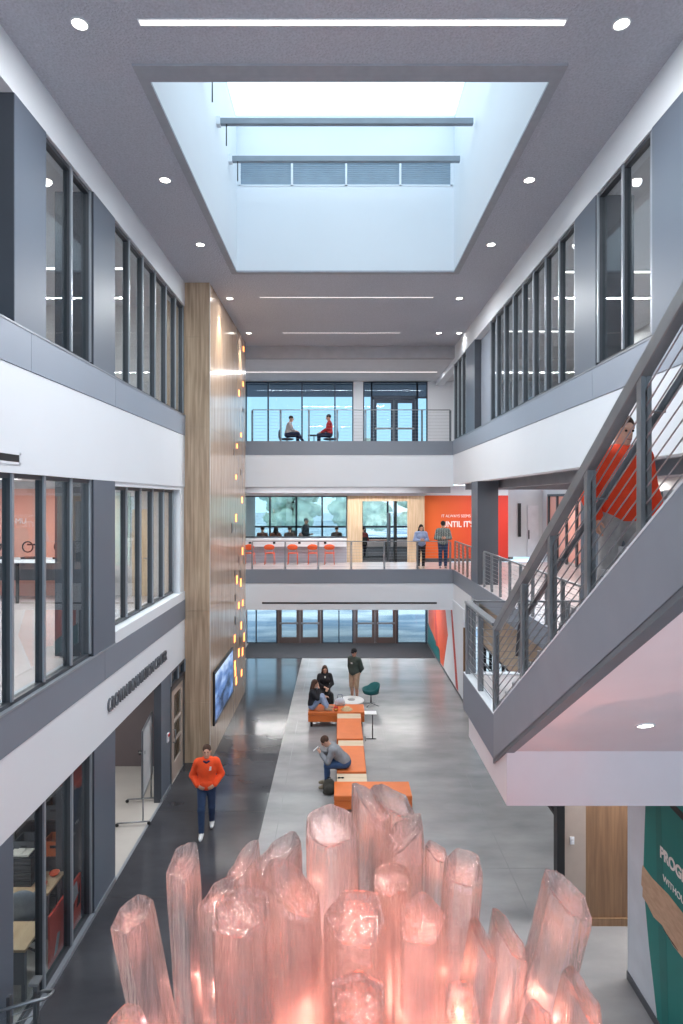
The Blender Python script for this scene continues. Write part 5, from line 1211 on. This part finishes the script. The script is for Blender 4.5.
# ------------------------------------------------------------------ sky, lamps, camera
w = bpy.data.worlds.new('sky'); SC.world = w; w.use_nodes = True; nt = w.node_tree
bg = nt.nodes['Background']; tc = nt.nodes.new('ShaderNodeTexCoord'); sp = nt.nodes.new('ShaderNodeSeparateXYZ'); rp = nt.nodes.new('ShaderNodeValToRGB')
nt.links.new(tc.outputs['Generated'], sp.inputs[0]); nt.links.new(sp.outputs['Z'], rp.inputs['Fac']); nt.links.new(rp.outputs['Color'], bg.inputs['Color'])
e = rp.color_ramp.elements
e[0].position = 0.0; e[0].color = lin((205,226,238)); e[1].position = .55; e[1].color = lin((236,244,250))
q = rp.color_ramp.elements.new(.10); q.color = lin((176,216,240)); q = rp.color_ramp.elements.new(.22); q.color = lin((165,208,240))
bg.inputs['Strength'].default_value = WORLD
def room_light(label, x0, x1, y, z, power, col=(1,.985,.965)):
    t = thing('linear_ceiling_light', label, 'ceiling light', ((x0+x1)/2, y, z))
    MB().box(x0, x1, y-.06, y+.06, z-.03, z-.001).build('housing', WHITE, t, world=True)
    MB().box(x0+.02, x1-.02, y-.045, y+.045, z-.036, z-.03).build('diffuser', STRIP, t, world=True)
    area('lamp', (0,0,-.06), (0,0,0), x1-x0-.1, .1, power, col, t)
K = LAMPK
room_light('strip light in the upper room behind the windows near the viewer, left', -9, -4.8, 9.2, 11.95, 33*K)
room_light('strip light in the upper room behind the far windows, left', -9, -4.8, 13.4, 11.95, 33*K)
room_light('strip light over the counter in the salmon walled room, nearer one', -9, -4.8, 8.6, 7.25, 55*K)
room_light('strip light over the counter in the salmon walled room, farther one', -9, -4.8, 13.4, 7.25, 63*K)
room_light('strip light above the desks behind the ground floor windows', -9, -4.8, 8.4, 2.95, 30*K)
room_light('strip light above the alcove with the rolling whiteboard', -8, -4.6, 12.6, 2.95, 28*K)
room_light('strip light in the upper room behind the windows near the stair, right', 5.0, 8.8, 9.2, 11.95, 33*K)
room_light('strip light in the upper room behind the long window row, right', 5.0, 8.8, 13.6, 11.95, 33*K)
room_light('strip light in the upper room near the bridge, right', 5.0, 8.8, 18.4, 11.95, 33*K)
room_light('strip light over the right hand corridor behind the stair', 5.4, 8.8, 12.0, 7.36, 55*K)
room_light('strip light over the right hand corridor beyond the grey column', 5.4, 8.8, 17.0, 7.36, 55*K)
room_light('strip light over the corridor in front of the orange wall', 4.6, 8.8, 23.4, 7.36, 32*K)
room_light('strip light above the orange chairs on the middle bridge', -3.6, 3.0, 23.6, 7.38, 54*K)
room_light('strip light over the tables in the back room', -3.6, 3.6, 28.0, 7.38, 70*K)
room_light('strip light above the entrance mat', -3.6, 3.6, 25.4, 2.99, 90*K)
room_light('strip light in the passage by the walnut door', 4.2, 8.0, 9.1, 3.55, 50*K)
# spots that graze the wood tower
for y, z in ((16.6, 12.3), (20.05, 12.3)):
    l = bpy.data.lights.new('tower_spot', 'SPOT'); l.energy = 150*K; l.spot_size = math.radians(46); l.spot_blend = .6; l.color = (1,.86,.68); l.shadow_soft_size = .04
    o = bpy.data.objects.new('tower_spot', l); COL.objects.link(o); o.location = (-3.05, y, z-.04); o.rotation_euler = (math.radians(0), math.radians(13), 0)

cam = bpy.data.cameras.new('camera'); co = bpy.data.objects.new('camera', cam); COL.objects.link(co); SC.camera = co
co.location = (0, 0, CZ); co.rotation_euler = (PI/2, 0, 0)
cam.sensor_fit = 'AUTO'; cam.sensor_width = 36; cam.lens = F/1024*36
cam.shift_x = (341.5-340)/1024; cam.shift_y = (500-512)/1024
cam.clip_start = .05; cam.clip_end = 800
vs = SC.view_settings; vs.view_transform = 'Standard'; vs.look = 'None'; vs.exposure = EXPO; vs.gamma = 1; vs.use_curve_mapping = False
SC.render.film_transparent = False
cy = SC.cycles
try:
    cy.use_denoising = True; cy.denoiser = 'OPENIMAGEDENOISE'
except Exception: pass
cy.max_bounces = 14; cy.diffuse_bounces = 6; cy.glossy_bounces = 4; cy.transmission_bounces = 10; cy.transparent_max_bounces = 24
cy.caustics_reflective = False; cy.caustics_refractive = False; cy.sample_clamp_indirect = 6
